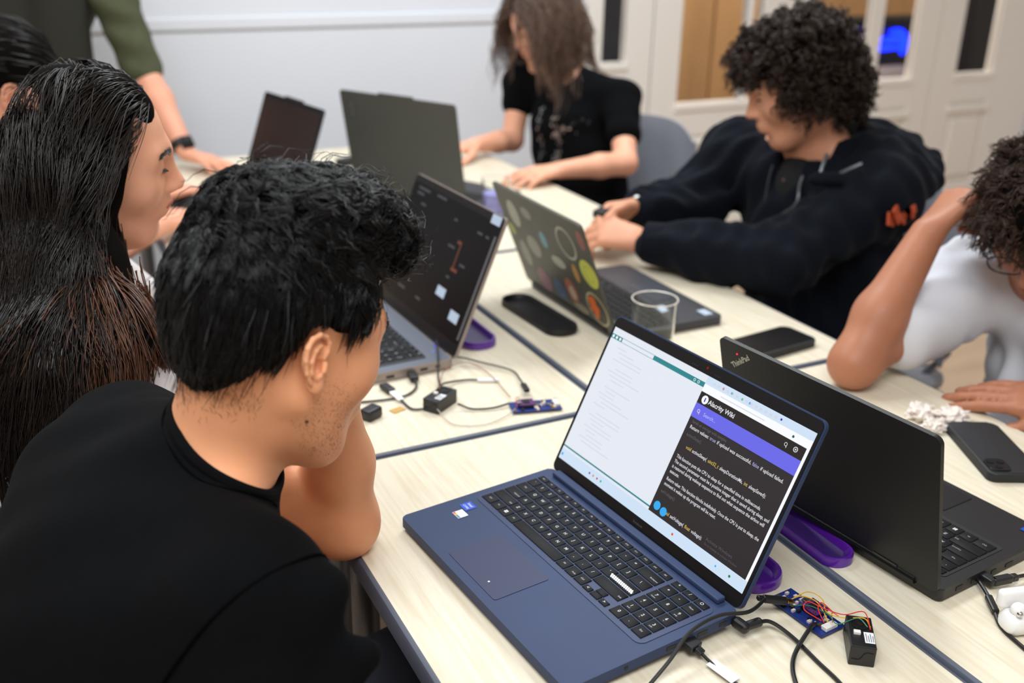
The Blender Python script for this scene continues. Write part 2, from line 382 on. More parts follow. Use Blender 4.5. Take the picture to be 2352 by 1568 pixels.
def laptop(name, pose, W, D, Lh, h, label, m_body, m_lid, m_bezel, m_screen, t=.015, lid_t=.006, rad=.012, scr=(.007, .009, .02), kb=None, notch=False, feet=True, m_deck=None, hinge_gap=.0, wedge=.002):
    x, y, yaw, a = pose; a = math.radians(a)
    L = empty(name, (x, y, TZ), math.radians(yaw), label, 'laptop')
    z1 = h; z0 = h-t
    # base: slightly wedged slab
    m = MB(); m.plate(rrect(W, D, rad, 6, 0, -D/2), z0, z1, .0015)
    for v in m.bm.verts: v.co.z -= (-v.co.y/D)*wedge
    base = m.build('base', m_body, L)
    tilt = math.atan2(wedge, D)
    if feet:
        for sx in (-1, 1):
            m = MB(); m.box((sx*(W/2-.04), -.03, z0/2), (.05, .012, z0)); m.build('rubber_foot', M_blackp, L)
            m = MB(); m.box((sx*(W/2-.04), -D+.03, max(.0012, z0-wedge)/2), (.05, .012, max(.0012, z0-wedge))); m.build('rubber_foot', M_blackp, L)
    deck = empty('deck', (0, 0, 0)); deck.parent = L; deck.location = (0, 0, z1); deck.rotation_euler = (tilt, 0, 0)
    lid = empty('lid', (0, 0, 0)); lid.parent = L; lid.location = (0, hinge_gap, z1); lid.rotation_euler = (PI/2-a, 0, 0)
    m = MB(); m.plate(rrect(W, Lh, .009, 6, 0, Lh/2), -lid_t, -.0006, 0)
    if notch: m.box((0, Lh+.001, -lid_t/2), (W*.30, .008, lid_t), .0015)
    m.build('lid_shell', m_lid, lid)
    sl, st, sb = scr
    m = MB(); m.plate(rrect(W-.003, Lh-.003, .008, 6, 0, Lh/2), -.0006, .0004); m.build('bezel', m_bezel, lid)
    f = Flat(); f.rect(-W/2+sl, sb, W/2-sl, Lh-st, .0006); f.build('screen', m_screen, lid)
    m = MB(); m.tube(((-W/2+.03, -.0, -.004), (W/2-.03, 0, -.004)), .0055, 10); m.build('hinge_barrel', m_bezel, lid, True)
    return L, deck, lid
M_navy = mat('blue_grey_aluminium', (46, 60, 92), .5, metal=.0, spec=.25, var=(14, .05))
M_navy2 = mat('blue_grey_touchpad', (50, 56, 84), .45, spec=.25)
M_bez = mat('black_bezel', (12, 13, 15), .45, spec=.3)
M_side = mat('dark_laptop_underside', (38, 40, 46), .5)

# ---- the blue-grey laptop in front
S = lambda n, c, e=1.0: emis(n, c, e*1.3)
L1, deck, lid = laptop('laptop', (-.178, -.342, -84.84, 25.83), .358, .223, .2228, .024, 'blue-grey laptop in front, open with a wiki page on its lit screen', M_navy, M_navy, M_bez, S('screen_pale', (232, 238, 248), .86), t=.0125, rad=.006, scr=(.0055, .0155, .018), wedge=.006)
# keyboard well, touchpad, hinge cover
m = MB(); m.plate(rrect(.336, .105, .010, 6, -.002, -.0715), .0003, .0007); m.build('keyboard_well', mat('well_blue_grey', (44, 56, 88), .45, spec=.3), deck)
m = MB(); m.plate(rrect(.106, .072, .004, 4, -.028, -.175), .0002, .0006); m.build('touchpad', M_navy2, deck)
m = MB(); m.box((0, -.0065, .0035), (.318, .012, .007), .002); m.build('hinge_cover', M_navy, deck)
keyboard(deck, -.1650, -.0215, .01757, .0008)
f = Flat(); zz = []
n = 13
for i in range(n):
    xa = .056 + i*.0030
    f.poly([(xa, -.0760), (xa+.0022, -.0760), (xa+.0046, -.0800), (xa+.0024, -.0800)], .0027)
    f.disc(xa+.0011, -.0762, .0013, .0027, 10); f.disc(xa+.0036, -.0798, .0013, .0027, 10)
f.build('zigzag_sticker', mat('white_sticker', (240, 240, 240), .5), deck)
f = Flat(); f.rect(-.163, -.150, -.146, -.134, .0006); f.build('blue_sticker', mat('blue_sticker', (28, 76, 190), .3), deck)
f = Flat(); f.text('intel', -.1545, -.1405, .006, .0008, 'CENTER'); f.text('CORE', -.1545, -.1465, .0045, .0008, 'CENTER'); f.build('sticker_print', mat('white_print', (238, 240, 242), .5), deck)
f = Flat(); f.rect(-.152, -.166, -.136, -.152, .0006); f.build('white_sticker', mat('white_sticker', (240, 240, 240), .5), deck)
for i, c in enumerate(((210, 60, 60), (230, 170, 60), (70, 150, 80), (70, 110, 200))):
    f = Flat(); f.rect(-.1515+i*.0038, -.1655, -.148+i*.0038, -.1625, .0008); f.build('sticker_stripe', mat('stripe_%d' % i, c, .4), deck)
f = Flat(); f.disc(.175, -.217, .0012, .0006); f.build('screw_dot', mat('steel_dot', (150, 154, 160), .3, metal=1), deck)
f = Flat(); f.disc(-.007, -.199, .0013, .0008); f.build('dust_speck', mat('white_print', (238, 240, 242), .5), deck)
# ports on the right edge (user's right)
for yy, w in ((-.022, .010), (-.050, .014), (-.072, .009), (-.092, .013), (-.150, .004)):
    m = MB(); m.box((.1788, yy, .0172-.0005*abs(yy)/.02), (.0012, w, .0048 if w > .006 else .004)); m.build('port', M_blackp, L1)
# screen content: x -.1735..1735, y .018..2073
WH = S('screen_white', (246, 248, 252), .92); TEAL = S('screen_teal', (24, 138, 146), .8); PUR = S('screen_violet', (104, 104, 238), .85)
BLK = S('screen_black', (12, 11, 14), .5); PG = S('screen_charcoal', (34, 31, 36), .7); TXT = S('screen_text_white', (225, 225, 232), .9); GOLD = S('screen_text_gold', (222, 190, 90), .8)
CY = S('screen_cyan', (40, 170, 240), .9); GR = S('screen_text_grey', (96, 94, 100), .7); BLT = S('screen_blue_tab', (206, 226, 246), .9); LG = S('screen_pale_text', (196, 202, 214), .85)
z = .0008; X0, X1, YB, YT = -.1735, .1735, .018, .2073; XM = .006
f = Flat(); f.rect(X0, YB, X1, .0325, z); f.rect(XM, .1975, X1, YT, z); f.build('screen_blue_panes', BLT, lid)
f = Flat(); f.rect(XM, .0325, .1700, .1975, z); f.build('screen_page', PG, lid)
f = Flat(); f.rect(X0, .1925, X0+.022, .1985, z); f.rect(X0+.022, .1980, -.088, .1985, z); f.rect(X0+.022, .1925, -.088, .1930, z); f.rect(-.088, .1925, XM, .1985, z); f.rect(X0, .0355, XM, .0375, z)
f.build('screen_toolbar', TEAL, lid)
f = Flat(); f.rect(XM, .1880, X1, .1975, z+.0002); f.rect(.1700, .0325, X1, .1980, z+.0002)
for i in range(3): f.disc(X0+.004+i*.007, .1955, .0020, z+.0003)
f.ring(-.004, .1955, .0012, .0018, z+.0003); f.ring(-.011, .1955, .0012, .0018, z+.0003); f.disc(.0165, .1805, .0052, z+.0004); f.build('screen_white_marks', WH, lid)
f = Flat(); f.rect(XM, .1735, .1700, .1880, z+.0002); f.build('screen_header', BLK, lid)
f = Flat(); f.rect(XM, .1560, .1700, .1735, z+.0003); f.build('screen_search_band', PUR, lid)
f = Flat(); f.rect(.0158, .1780, .0176, .1830, z+.0006); f.disc(.1705-.045, .2025, .0014, z+.0006); f.build('screen_blue_mark', S('screen_deep_blue', (40, 50, 190), .8), lid)
T = Flat(); zt = z+.0006
T.text('Alacrity Wiki', .0230, .1778, .0080, zt, bold=.00015); T.ring(.0148, .1655, .0015, .0022, zt); T.rect(.0160, .1618, .0167, .1642, zt)
T.ring(.1440, .1815, .0015, .0021, zt); T.rect(.1452, .1778, .0159+.13, .1800, zt); T.ring(.1580, .1815, .0021, .0030, zt); T.disc(.1580, .1815, .0010, zt)
def code(parts, x, y, s, sx=.9):
    for str_, F_ in parts:
        F_.text(str_, x, y, s, zt, sx=sx, bold=.00005); V, _ = text_geo(str_.rstrip() or ' ', s, 'LEFT', .00005)
        x += (V[:, 0].max() if len(V) else 0)*sx + s*.16 + (s*.2 if str_.endswith(' ') else 0)
G = Flat(); GRf = Flat(); LGf = Flat(); SR = Flat()
SR.text('Search...', .0235, .1628, .0062, zt)
code([('Sends an average with samples', GRf)], .0125, .1500, .0052)
code([('Return values: ', T), ('true ', LGf), ('if upload was successful, ', T), ('false ', LGf), ('if upload failed.', T)], .0125, .1430, .0060, .94)
code([('activeSleep()', GRf)], .0125, .1335, .0056)
code([('void ', G), ('activeSleep( ', T), ('uint32_t ', G), ('sleepDurationMs, ', T), ('int ', G), ('sleepSaved);', T)], .0200, .1195, .0060, .86)
yy = .1050
for ln in ('This function puts the CPU to sleep for a specified time in milliseconds.', 'The second parameter must be a positive integer that is saved during sleep, and', 'is restored during wakeup sequence to find out what sequence the airbox will', 'execute.'):
    T.text(ln, .0125, yy, .0058, zt, sx=.82, bold=.00005); yy -= .0066
yy -= .0030
for ln in ('Return value: This function blocks indefinitely. Once the CPU is put to sleep, the', 'moment it wakes up the program will be reset.'):
    T.text(ln, .0125, yy, .0058, zt, sx=.80, bold=.00005); yy -= .0066
code([('setVoltage()', GRf)], .0125, yy-.003, .0056)
code([('void ', G), ('setVoltage( ', T), ('float ', G), ('voltage);', T)], .0300, .0400, .0060, .86)
GRf.text('Activate Windows', .1010, .0430, .0056, zt); GRf.text('Go to Settings to activate Windows.', .1010, .0380, .0036, zt)
T.build('screen_text', TXT, lid); G.build('screen_gold_text', GOLD, lid); GRf.build('screen_grey_text', GR, lid); LGf.build('screen_pale_text', S('screen_text_lilac', (170, 170, 215), .8), lid); SR.build('screen_search_text', S('screen_text_lilac2', (186, 190, 255), .9), lid)
f = Flat(); f.disc(.0165, .0430, .0054, zt); f.disc(.0290, .0410, .0054, zt+.0001); f.rect(X0+.003, .0235, X0+.0065, .0270, zt); f.disc(.128, .0255, .0012, zt); f.build('screen_round_badges', CY, lid)
f = Flat()
for i in range(26):
    yy = .1840 - i*.0052
    if i in (4, 9, 16): continue
    f.rect(X0+.020+(i % 3)*.006, yy, X0+.020+(i % 3)*.006+.018+((i*37) % 29)*.0016, yy+.0011, zt)
f.rect(XM+.03, .1922, XM+.1, .1932, zt)
for i in range(14): f.rect(XM+.012+i*.0075, .2005, XM+.0165+i*.0075, .2032, zt)
f.build('screen_code_lines', S('screen_faint_code', (214, 219, 230), .86), lid)
for i, (xx, yy, c) in enumerate(((.035, .2022, (230, 70, 90)), (.049, .2022, (60, 170, 160)), (.066, .2018, (30, 190, 80)), (.078, .2018, (80, 160, 240)), (-.100, .0255, (240, 150, 60)), (-.092, .0255, (200, 90, 120)), (-.084, .0255, (40, 180, 170)), (-.108, .0255, (90, 100, 130)), (.055, .0255, (236, 90, 50)), (.150, .0255, (40, 130, 70)), (.1485, .1925, (20, 90, 90)))):
    f = Flat(); f.disc(xx, yy, .0016, zt, 12); f.build('screen_icon', S('screen_icon_%d' % i, c, .8), lid)
f = Flat(); f.text('Vivobook', 0, .0085, .0045, .0008, 'CENTER'); f.build('bezel_print', mat('grey_bezel_print', (74, 76, 82), .5), lid)
f = Flat(); f.disc(0, .2150, .0017, .0008, 16); f.build('camera_lens', mat('lens_red_dot', (120, 30, 20), .2), lid)
for sx in (-1, 1):
    m = MB(); m.box((sx*.02, .2115, .0005), (.012, .0012, .0006)); m.build('microphone_slot', M_blackp, lid)

# ---- the silver laptop with the dark screen
M_silver = mat('warm_silver_aluminium', (150, 138, 132), .38, metal=.35); M_dsilver = mat('grey_deck', (108, 114, 126), .45, metal=.3)
M_scr_dark = mat('dark_glossy_screen', (8, 9, 12), .3, spec=.12)
L2, deck, lid = laptop('laptop', (-.166, .417, -88.1, 22.3), .358, .25, .25, .0175, 'silver laptop with a dark screen, half hidden behind the black-haired head', M_silver, M_silver, M_bez, M_scr_dark, t=.0145, scr=(.006, .014, .022))
m = MB(); m.plate(rrect(.352, .244, .010, 6, 0, -.125), .0001, .0004); m.build('deck_plate', M_dsilver, deck)
m = MB(); m.plate(rrect(.312, .112, .006, 4, .0, -.095), .0004, .0008); m.build('keyboard_well', mat('well_dark', (40, 42, 48), .5), deck)
m = MB(); m.plate(rrect(.110, .07, .004, 4, -.02, -.2), .0004, .0008); m.build('touchpad', mat('grey_touchpad', (92, 98, 110), .4), deck)
keyboard(deck, -.152, -.040, .0158, .0008, numpad=True, pitch=.0185)
for (xa, ya, xb, yb, n_) in ((.138, .232, .170, .248, 'a'), (.045, .074, .078, .091, 'b'), (.115, .050, .148, .068, 'c')):
    f = Flat(); f.rect(xa, ya, xb, yb, .0009); f.build('screen_light_box', S('screen_label_white', (196, 214, 236), .72), lid)
f = Flat()
for xa, ya, w in ((-.15, .226, .05), (-.15, .216, .03), (-.07, .228, .04), (.02, .205, .012), (-.12, .2, .02), (.09, .14, .02), (.03, .16, .025), (.11, .205, .018), (.14, .205, .012), (-.1, .045, .03), (-.02, .045, .02), (.06, .11, .012)):
    f.rect(xa, ya, xa+w, ya+.004, .0009)
f.build('screen_dim_marks', S('screen_dim_grey', (70, 74, 82), .6), lid)
f = Flat(); f.rect(.058, .172, .074, .178, .0009); f.rect(.066, .125, .090, .131, .0009); f.rect(.070, .131, .074, .172, .0009); f.build('screen_orange_marks', S('screen_orange', (120, 52, 16), .6), lid)
f = Flat(); f.rect(.166, .03, .1725, .215, .0009); f.build('screen_scrollbar', S('screen_grey_bar', (104, 104, 108), .6), lid)
for yy, w in ((-.03, .008), (-.055, .013), (-.080, .010), (-.115, .014), (-.15, .013)):
    m = MB(); m.box((.1788, yy, .0105-.0005*abs(yy)/.02), (.0012, w, .0045)); m.build('port', M_blackp, L2)
f = Flat(); f.disc(.135, -.018, .0022, .0010); f.build('power_light', S('blue_power_light', (120, 120, 255), 1.2), deck)

# ---- far open laptop with dark screen, beside the wall
L3, deck, lid = laptop('laptop', (-.170, 1.43, -80, 20), .345, .235, .255, .0175, 'dark open laptop near the white wall, screen towards the left side', M_side, M_side, M_bez, mat('brown_reflection_screen', (44, 34, 33), .3, spec=.3), t=.0145, notch=True, scr=(.007, .012, .02))  # brownish reflection put into the screen's base colour
keyboard(deck, -.150, -.040, .0158, .0006, numpad=False, pitch=.0185, legends=False)

# ---- grey laptop, lid back towards the photographer
M_lidgrey = mat('grey_lid_aluminium', (72, 73, 69), .55, spec=.3, var=(9, .04))
L4, deck, lid = laptop('laptop', (.163, 1.262, 119, 10), .375, .25, .272, .0175, 'plain grey laptop in front of the far girl, lid back turned this way', M_side, M_lidgrey, M_bez, M_scr_dark, t=.0145, notch=True)
m = MB(); m.plate(rrect(.31, .105, .006, 4, 0, -.095), .0004, .0009); m.build('keyboard_panel', M_key, deck)
f = Flat(); f.text('Lenovo', 0, 0, .012, 0, 'CENTER'); o = f.build('lid_logo', mat('pale_lid_logo', (150, 152, 148), .3, metal=.5), lid); o.location = (.155, .225, -.0063); o.rotation_euler = (0, PI, PI/2)

# ---- sticker-covered laptop
M_lid5 = mat('grey_worn_lid', (76, 76, 68), .5, metal=.15, var=(16, .14))
M_deck5 = mat('charcoal_deck', (52, 52, 58), .45)
L5, deck, lid = laptop('laptop', (.150, .388, 90, 21.9), .34, .235, .228, .019, 'grey laptop with its lid back covered in round stickers', M_deck5, M_lid5, M_bez, M_scr_dark, t=.016)
m = MB(); m.plate(rrect(.31, .112, .006, 4, 0, -.088), .0003, .0007); m.build('keyboard_well', mat('well_black', (26, 26, 29), .5), deck)
keyboard(deck, -.150, -.034, .0160, .0008, numpad=True, pitch=.0180, legends=False)
m = MB(); m.plate(rrect(.10, .062, .004, 4, 0, -.19), .0003, .0008); m.build('touchpad', mat('charcoal_touchpad', (62, 64, 72), .35), deck)
for xa, yy in ((-.155, -.222), (-.10, -.165)):
    f = Flat(); f.rect(xa, yy, xa+.028, yy+.020, .0009); f.build('deck_sticker', mat('pale_blue_sticker', (176, 190, 206), .5), deck)
def sticker(nm, x, y, r, c, ry=None, z=-.0063, rough=.5, ring=None):
    f = Flat()
    if ring: f.ring(x, y, r*ring, r, z)
    else: f.disc(x, y, r, z, 28, ry)
    return f.build(nm, mat('sticker_%02x%02x%02x' % c, c, rough), lid)
sticker('sticker', -.132, .042, .036, (176, 168, 140)); sticker('sticker', -.132, .042, .031, (64, 62, 54), z=-.0065)
f = Flat(); f.poly([(-.122+.016*math.cos(t)*(1.2 if k % 2 else .8), .044+.024*math.sin(t)*(1.15 if k % 3 else .8)) for k, t in enumerate([2*PI*i/14 for i in range(14)])], -.0067); f.build('sticker_print', mat('sticker_orange', (214, 104, 36), .5), lid)
sticker('sticker', -.145, .122, .029, (196, 204, 82)); sticker('sticker', -.145, .122, .018, (180, 190, 84), z=-.0065, ring=.8)
sticker('sticker', .072, .034, .026, (142, 96, 110)); sticker('sticker', .010, .034, .024, (66, 86, 124)); sticker('sticker', .010, .034, .016, (86, 106, 142), z=-.0065, ring=.7)
sticker('sticker', -.044, .050, .022, (164, 96, 76), .028); sticker('sticker', -.046, .046, .012, (196, 176, 150), .016, z=-.0065)
sticker('sticker', -.090, .168, .034, (176, 176, 160), ring=.84); sticker('sticker', .008, .145, .013, (112, 168, 182), .018)
sticker('sticker', .066, .112, .026, (150, 150, 138), .024); sticker('sticker', -.028, .108, .026, (178, 178, 162), .012)
sticker('sticker', .112, .172, .022, (170, 172, 158), .03); sticker('sticker', .148, .128, .014, (156, 160, 84)); sticker('sticker', -.156, .194, .013, (140, 84, 74), .02)
sticker('sticker', -.062, .018, .028, (150, 140, 118), .010); sticker('sticker', .120, .080, .018, (138, 140, 130), .03); sticker('sticker', .050, .190, .02, (140, 142, 128), .013); sticker('sticker', -.09, .105, .010, (182, 140, 70), .02)

# ---- black laptop on the right
M_black = mat('black_soft_touch', (24, 24, 22), .45, spec=.35, var=(30, .06)); M_blk2 = mat('black_deck', (26, 26, 28), .4)
L6, deck, lid = laptop('laptop', (.055, -.421, 96, 14), .322, .222, .213, .0175, 'black laptop with its lid back to the blue laptop, in front of the white shirt', M_blk2, M_black, M_bez, M_scr_dark, t=.0145, rad=.008)
m = MB(); m.plate(rrect(.292, .115, .005, 4, 0, -.083), .0002, .0006); m.build('keyboard_well', MATS['well_black'], deck)
keyboard(deck, -.1425, -.028, .0190, .0008, numpad=False, pitch=.0188)
m = MB(); m.plate(rrect(.108, .06, .003, 4, 0, -.182), .0003, .0008); m.build('touchpad', mat('black_touchpad', (34, 34, 37), .3), deck)
m = MB(); m.box((0, -.147, .0012), (.09, .008, .0016), .0005); m.build('trackpoint_button', M_key, deck)
f = Flat(); f.rect(-.04, -.1445, .04, -.1436, .0024); f.build('red_line', mat('dull_red', (130, 26, 38), .5), deck)
Mt = Matrix.Rotation(math.radians(-38), 3, 'Z')
f = Flat(); f.text('ThinkPad', 0, 0, .0105, 0, 'CENTER', bold=.0002); o = f.build('lid_logo', mat('silver_logo', (198, 196, 178), .3, metal=.3), lid); o.location = (.124, .187, -.0063); o.rotation_euler = Euler((0, PI, math.radians(-38)), 'XYZ')
m = MB(); m.ball((.1305, .1985, -.0063), .0012, 6); m.build('red_logo_dot', S('red_logo_light', (255, 40, 60), 1.5), lid)
m = MB(); m.box((-.09, .004, -.0068), (.034, .006, .0012), .0004); m.build('hinge_plate', mat('dark_hinge', (58, 56, 52), .35, metal=.6), lid)
for yy, w in ((-.035, .012), (-.062, .010), (-.100, .009), (-.130, .014)):
    m = MB(); m.box((-.161, yy, .0105-.0005*abs(yy)/.02), (.0012, w, .005)); m.build('port', M_blackp, L6)
f = Flat(); f.rect(-.138, -.205, -.130, -.197, .0008); f.build('blue_sticker', MATS['blue_sticker'], deck)
# ================================================================== small things on the tables
M_cable = mat('black_cable', (20, 20, 22), .45); M_conn = mat('black_connector', (24, 24, 26), .4); M_gold = mat('gold_contact', (214, 170, 100), .25, metal=1.0)
M_pcb = mat('blue_circuit_board', (20, 42, 112), .35, var=(220, .35)); M_pcbp = mat('purple_circuit_board', (84, 44, 108), .35, var=(200, .2)); M_sol = mat('pale_component', (204, 190, 186), .4)
M_chip = mat('black_chip', (22, 22, 25), .35); M_tin = mat('tin_shield', (170, 170, 172), .3, metal=1.0)
M_label = mat('white_paper_label', (232, 234, 238), .6); M_print = mat('grey_print', (130, 134, 142), .6)
def cable(parent, pts, r, mt=None, name='cable', n=8):
    P = smooth_path([(x, y, TZ+z) for x, y, z in pts], n); o = parent.matrix_world.inverted() if False else None
    m = MB(); m.tube([p - Vector(parent.location) for p in P], r, 8); return m.build(name, mt or M_cable, parent, True)
def seg_box(parent, a, b, w, t, mt, name, bev=.001):
    """box laid along a->b (world coords above table)"""
    a = Vector((a[0], a[1], TZ+a[2])) - Vector(parent.location); b = Vector((b[0], b[1], TZ+b[2])) - Vector(parent.location); d = b-a
    m = MB(); m.box((0, 0, 0), (d.length, w, t), bev); M = Matrix.Translation((a+b)/2) @ d.to_track_quat('X', 'Z').to_matrix().to_4x4(); m.xf(M); return m.build(name, mt, parent)

# --- sensor box near the front laptop
def sensor_box(x, y, rz, label, w=.026, l=.052, h=.024):
    t = empty('sensor_box', (x, y, TZ), rz, label, 'sensor')
    m = MB(); m.box((0, 0, h/2), (w, l, h), .0012); m.build('housing', M_conn, t)
    m = MB(); m.lathe([(.0095, 0), (.0095, .0008), (.0082, .0008), (.0082, .0001)], 28, (0, l*.22, h+.0001)); m.build('fan_ring', M_chip, t, True)
    m = MB(); m.lathe([(.003, 0), (.003, .0007)], 16, (0, l*.22, h+.0001)); m.build('fan_hub', M_cable, t, True)
    m = MB(); m.box((-w*.18, -l*.08, h+.001), (.007, .005, .004), .0006); m.build('white_connector', mat('white_nylon', (226, 224, 220), .4), t)
    f = Flat(); f.rect(w*.08, -l*.36, w*.46, -l*.02, h+.0003); q = f.build('paper_label', M_label, t)
    f = Flat()
    for i in range(4): f.rect(w*.13+i*.0022, -l*.33, w*.13+i*.0022+.0011, -l*.07-(i % 2)*.003, h+.0006)
    f.build('label_print', M_print, t)
    m = MB(); m.tube(smooth_path([(-w*.4, -l/2-.0003, h*.35), (-w*.1, -l/2-.0003, h*.35), (w*.1, -l/2-.0003, h*.7), (w*.4, -l/2-.0003, h*.7)], 3), .0006, 6); m.build('moulding_line', M_chip, t)
    return t
sensor_box(-.067, -.601, -.66, 'black sensor box with a white label, beside the table seam in front')
sensor_box(-.238, .114, -.98, 'black sensor box among the cables behind the elbow', .028, .054, .022)
# --- dev boards
def board(x, y, rz, w, l, label, seed, purple_at, wires):
    t = empty('circuit_board', (x, y, TZ+.004), rz, label, 'circuit board'); r = random.Random(seed)
    m = MB(); m.box((0, 0, 0), (w, l, .0016)); m.build('board', M_pcb, t)
    for i in range(44):
        a, b = r.uniform(-w*.42, w*.42), r.uniform(-l*.46, l*.46); s = r.choice((.002, .003, .0045, .0065)); h = r.uniform(.001, .0036)
        if abs(a-purple_at[0]) < .013 and abs(b-purple_at[1]) < .013: continue
        m = MB(); m.box((a, b, .0008+h/2), (s, s*r.uniform(.5, 1), h)); m.build('component', (M_chip, M_sol, M_sol, M_tin, M_gold)[i % 5], t)
    m = MB(); m.box((0, -l*.42, .0032), (w*.5, .008, .0048), .0006); m.build('white_socket', mat('white_nylon', (226, 224, 220), .4), t)
    m = MB(); m.box((purple_at[0], purple_at[1], .0064), (.021, .024, .0016)); q = m.build('purple_module', M_pcbp, t)
    m = MB(); m.box((purple_at[0], purple_at[1], .0079), (.010, .010, .0014), .0003); m.build('module_chip', M_chip, t)
    for s in (-1, 1):
        m = MB(); m.box((purple_at[0]+s*.009, purple_at[1], .0033), (.0025, .02, .0048)); m.build('pin_header', M_chip, t)
        for k in range(7):
            m = MB(); m.box((purple_at[0]+s*.0088, purple_at[1]-.0095+k*.0032, .0074), (.0012, .0012, .0012)); m.build('solder_pad', M_gold, t)
    m = MB(); m.box((purple_at[0]-.001, purple_at[1]+.0115, .0085), (.009, .007, .003), .001); m.build('usb_port', M_tin, t)
    for pts, c in wires:
        m = MB(); m.tube(smooth_path(pts, 6), .0006, 6); m.build('wire', mat('wire_%02x%02x%02x' % c, c, .4), t, True)
    return t
YEL, GRN, RED, ORG = (226, 176, 40), (40, 120, 90), (216, 50, 44), (226, 110, 40)
board(-.077, -.532, .10, .036, .078, 'blue circuit board with a purple module and coloured wires', 3, (.008, -.004), [
    ([(-.002, .022, .003), (.004, .012, .012), (.006, -.006, .016), (.004, -.020, .011), (.000, -.032, .004)], YEL),
    ([(.002, .022, .003), (.014, .012, .014), (.014, -.008, .017), (.006, -.022, .012), (.010, -.042, .016), (.018, -.060, .024), (.014, -.072, .022)], YEL),
    ([(-.010, .014, .003), (-.002, -.004, .012), (.004, -.026, .012), (-.002, -.044, .014), (.010, -.058, .026), (.012, -.070, .022)], GRN),
    ([(-.006, -.026, .008), (-.016, -.010, .016), (-.004, -.004, .018), (.006, -.018, .014), (.012, -.040, .018), (.022, -.056, .028), (.012, -.074, .021)], RED),
    ([(-.006, -.030, .008), (-.004, -.018, .018), (.006, -.014, .019), (.012, -.026, .012)], RED),
    ([(.004, -.034, .004), (.010, -.026, .012), (.014, -.032, .010)], ORG)])
board(-.107, .047, 1.32, .036, .078, 'blue circuit board with a purple module among the cables behind the elbow', 8, (.002, .014), [
    ([(-.006, .03, .004), (.004, .03, .014), (.012, .022, .010)], RED)])
# --- cables: each a thing with its plug
c = empty('usb_cable', (-.20, -.50, TZ), 0, 'black cable plugged into the blue circuit board, looping over the laptop edge', 'cable')
cable(c, [(-.335, -.575, .003), (-.305, -.560, .005), (-.270, -.548, .018), (-.235, -.533, .031), (-.195, -.527, .034), (-.158, -.531, .030), (-.122, -.5145, .0235)], .0021)
seg_box(c, (-.122, -.512, .0225), (-.096, -.5205, .017), .009, .006, M_conn, 'plug'); seg_box(c, (-.129, -.5100, .0245), (-.120, -.5128, .0222), .006, .005, M_conn, 'strain_relief'); seg_box(c, (-.096, -.5205, .017), (-.089, -.5228, .0155), .007, .0026, M_gold, 'contact')
c = empty('power_cable', (-.16, -.51, TZ), 0, 'black power cable with an angled round plug in the blue laptop', 'cable')
seg_box(c, (-.168, -.520, .015), (-.164, -.540, .014), .0115, .0115, M_conn, 'plug', .004); seg_box(c, (-.166, -.534, .0145), (-.142, -.5345, .0150), .009, .009, M_conn, 'plug_elbow', .003)
cable(c, [(-.146, -.5325, .013), (-.130, -.536, .011), (-.120, -.560, .005), (-.121, -.600, .003), (-.124, -.640, .003), (-.140, -.70, .003)], .0022)
c = empty('sensor_cable', (-.11, -.57, TZ), 0, 'short thick black cable leaving the circuit board towards the front', 'cable')
cable(c, [(-.086, -.556, .008), (-.104, -.565, .012), (-.140, -.585, .004), (-.163, -.615, .003), (-.18, -.66, .003)], .0024)
c = empty('labelled_usb_cable', (-.23, -.53, TZ), 0, 'black usb cable with a white paper tag beside the blue laptop', 'cable')
seg_box(c, (-.2345, -.512, .0150), (-.2280, -.5375, .0110), .0165, .0085, M_conn, 'plug'); seg_box(c, (-.2280, -.5375, .011), (-.226, -.545, .009), .008, .006, M_conn, 'strain_relief')
cable(c, [(-.226, -.540, .009), (-.224, -.552, .006), (-.219, -.580, .003), (-.212, -.62, .003), (-.20, -.68, .003)], .0018)
t_ = seg_box(c, (-.2235, -.5555, .0062), (-.2165, -.588, .0050), .0135, .0006, M_label, 'paper_tag', 0)
c = empty('usb_dongle', (-.2085, -.519, TZ), 0, 'tiny black receiver dongle stuck in the blue laptop', 'dongle')
seg_box(c, (-.2095, -.5095, .0150), (-.2075, -.5205, .0150), .0125, .0058, M_conn, 'cap'); seg_box(c, (-.2098, -.507, .0150), (-.2095, -.5095, .0150), .011, .0045, M_tin, 'contact')
# cables around the silver laptop
c = empty('usb_cable', (-.25, .21, TZ), 0, 'black usb cable plugged into the silver laptop', 'cable')
seg_box(c, (-.238, .236, .008), (-.243, .208, .008), .015, .008, M_conn, 'plug', .002); cable(c, [(-.243, .208, .008), (-.250, .185, .004), (-.280, .165, .003), (-.335, .170, .003), (-.40, .19, .003)], .0018)
c = empty('labelled_usb_cable', (-.29, .17, TZ), 0, 'loose black usb plug with a white tag lying by the sensor box', 'cable')
seg_box(c, (-.296, .213, .006), (-.291, .184, .006), .0145, .008, M_conn, 'plug', .002); seg_box(c, (-.291, .184, .005), (-.288, .150, .005), .010, .004, M_label, 'paper_tag', .001)
cable(c, [(-.288, .150, .004), (-.283, .118, .003), (-.262, .110, .004), (-.250, .114, .010)], .0018)
c = empty('lead', (-.19, .25, TZ), 0, 'thin black lead running from the silver laptop deck to the sensor box', 'cable')
cable(c, [(-.168, .300, .020), (-.172, .285, .034), (-.186, .245, .026), (-.205, .20, .012), (-.228, .140, .023)], .0016); 
m = MB(); m.ball((-.168+.19, .300-.25, .020), .0035, 8); m.build('tip', S('blue_lead_tip', (110, 110, 230), .7), c, True)
c = empty('usb_cable', (-.1, .18, TZ), 0, 'thin black cable curving from the silver laptop to the far circuit board', 'cable')
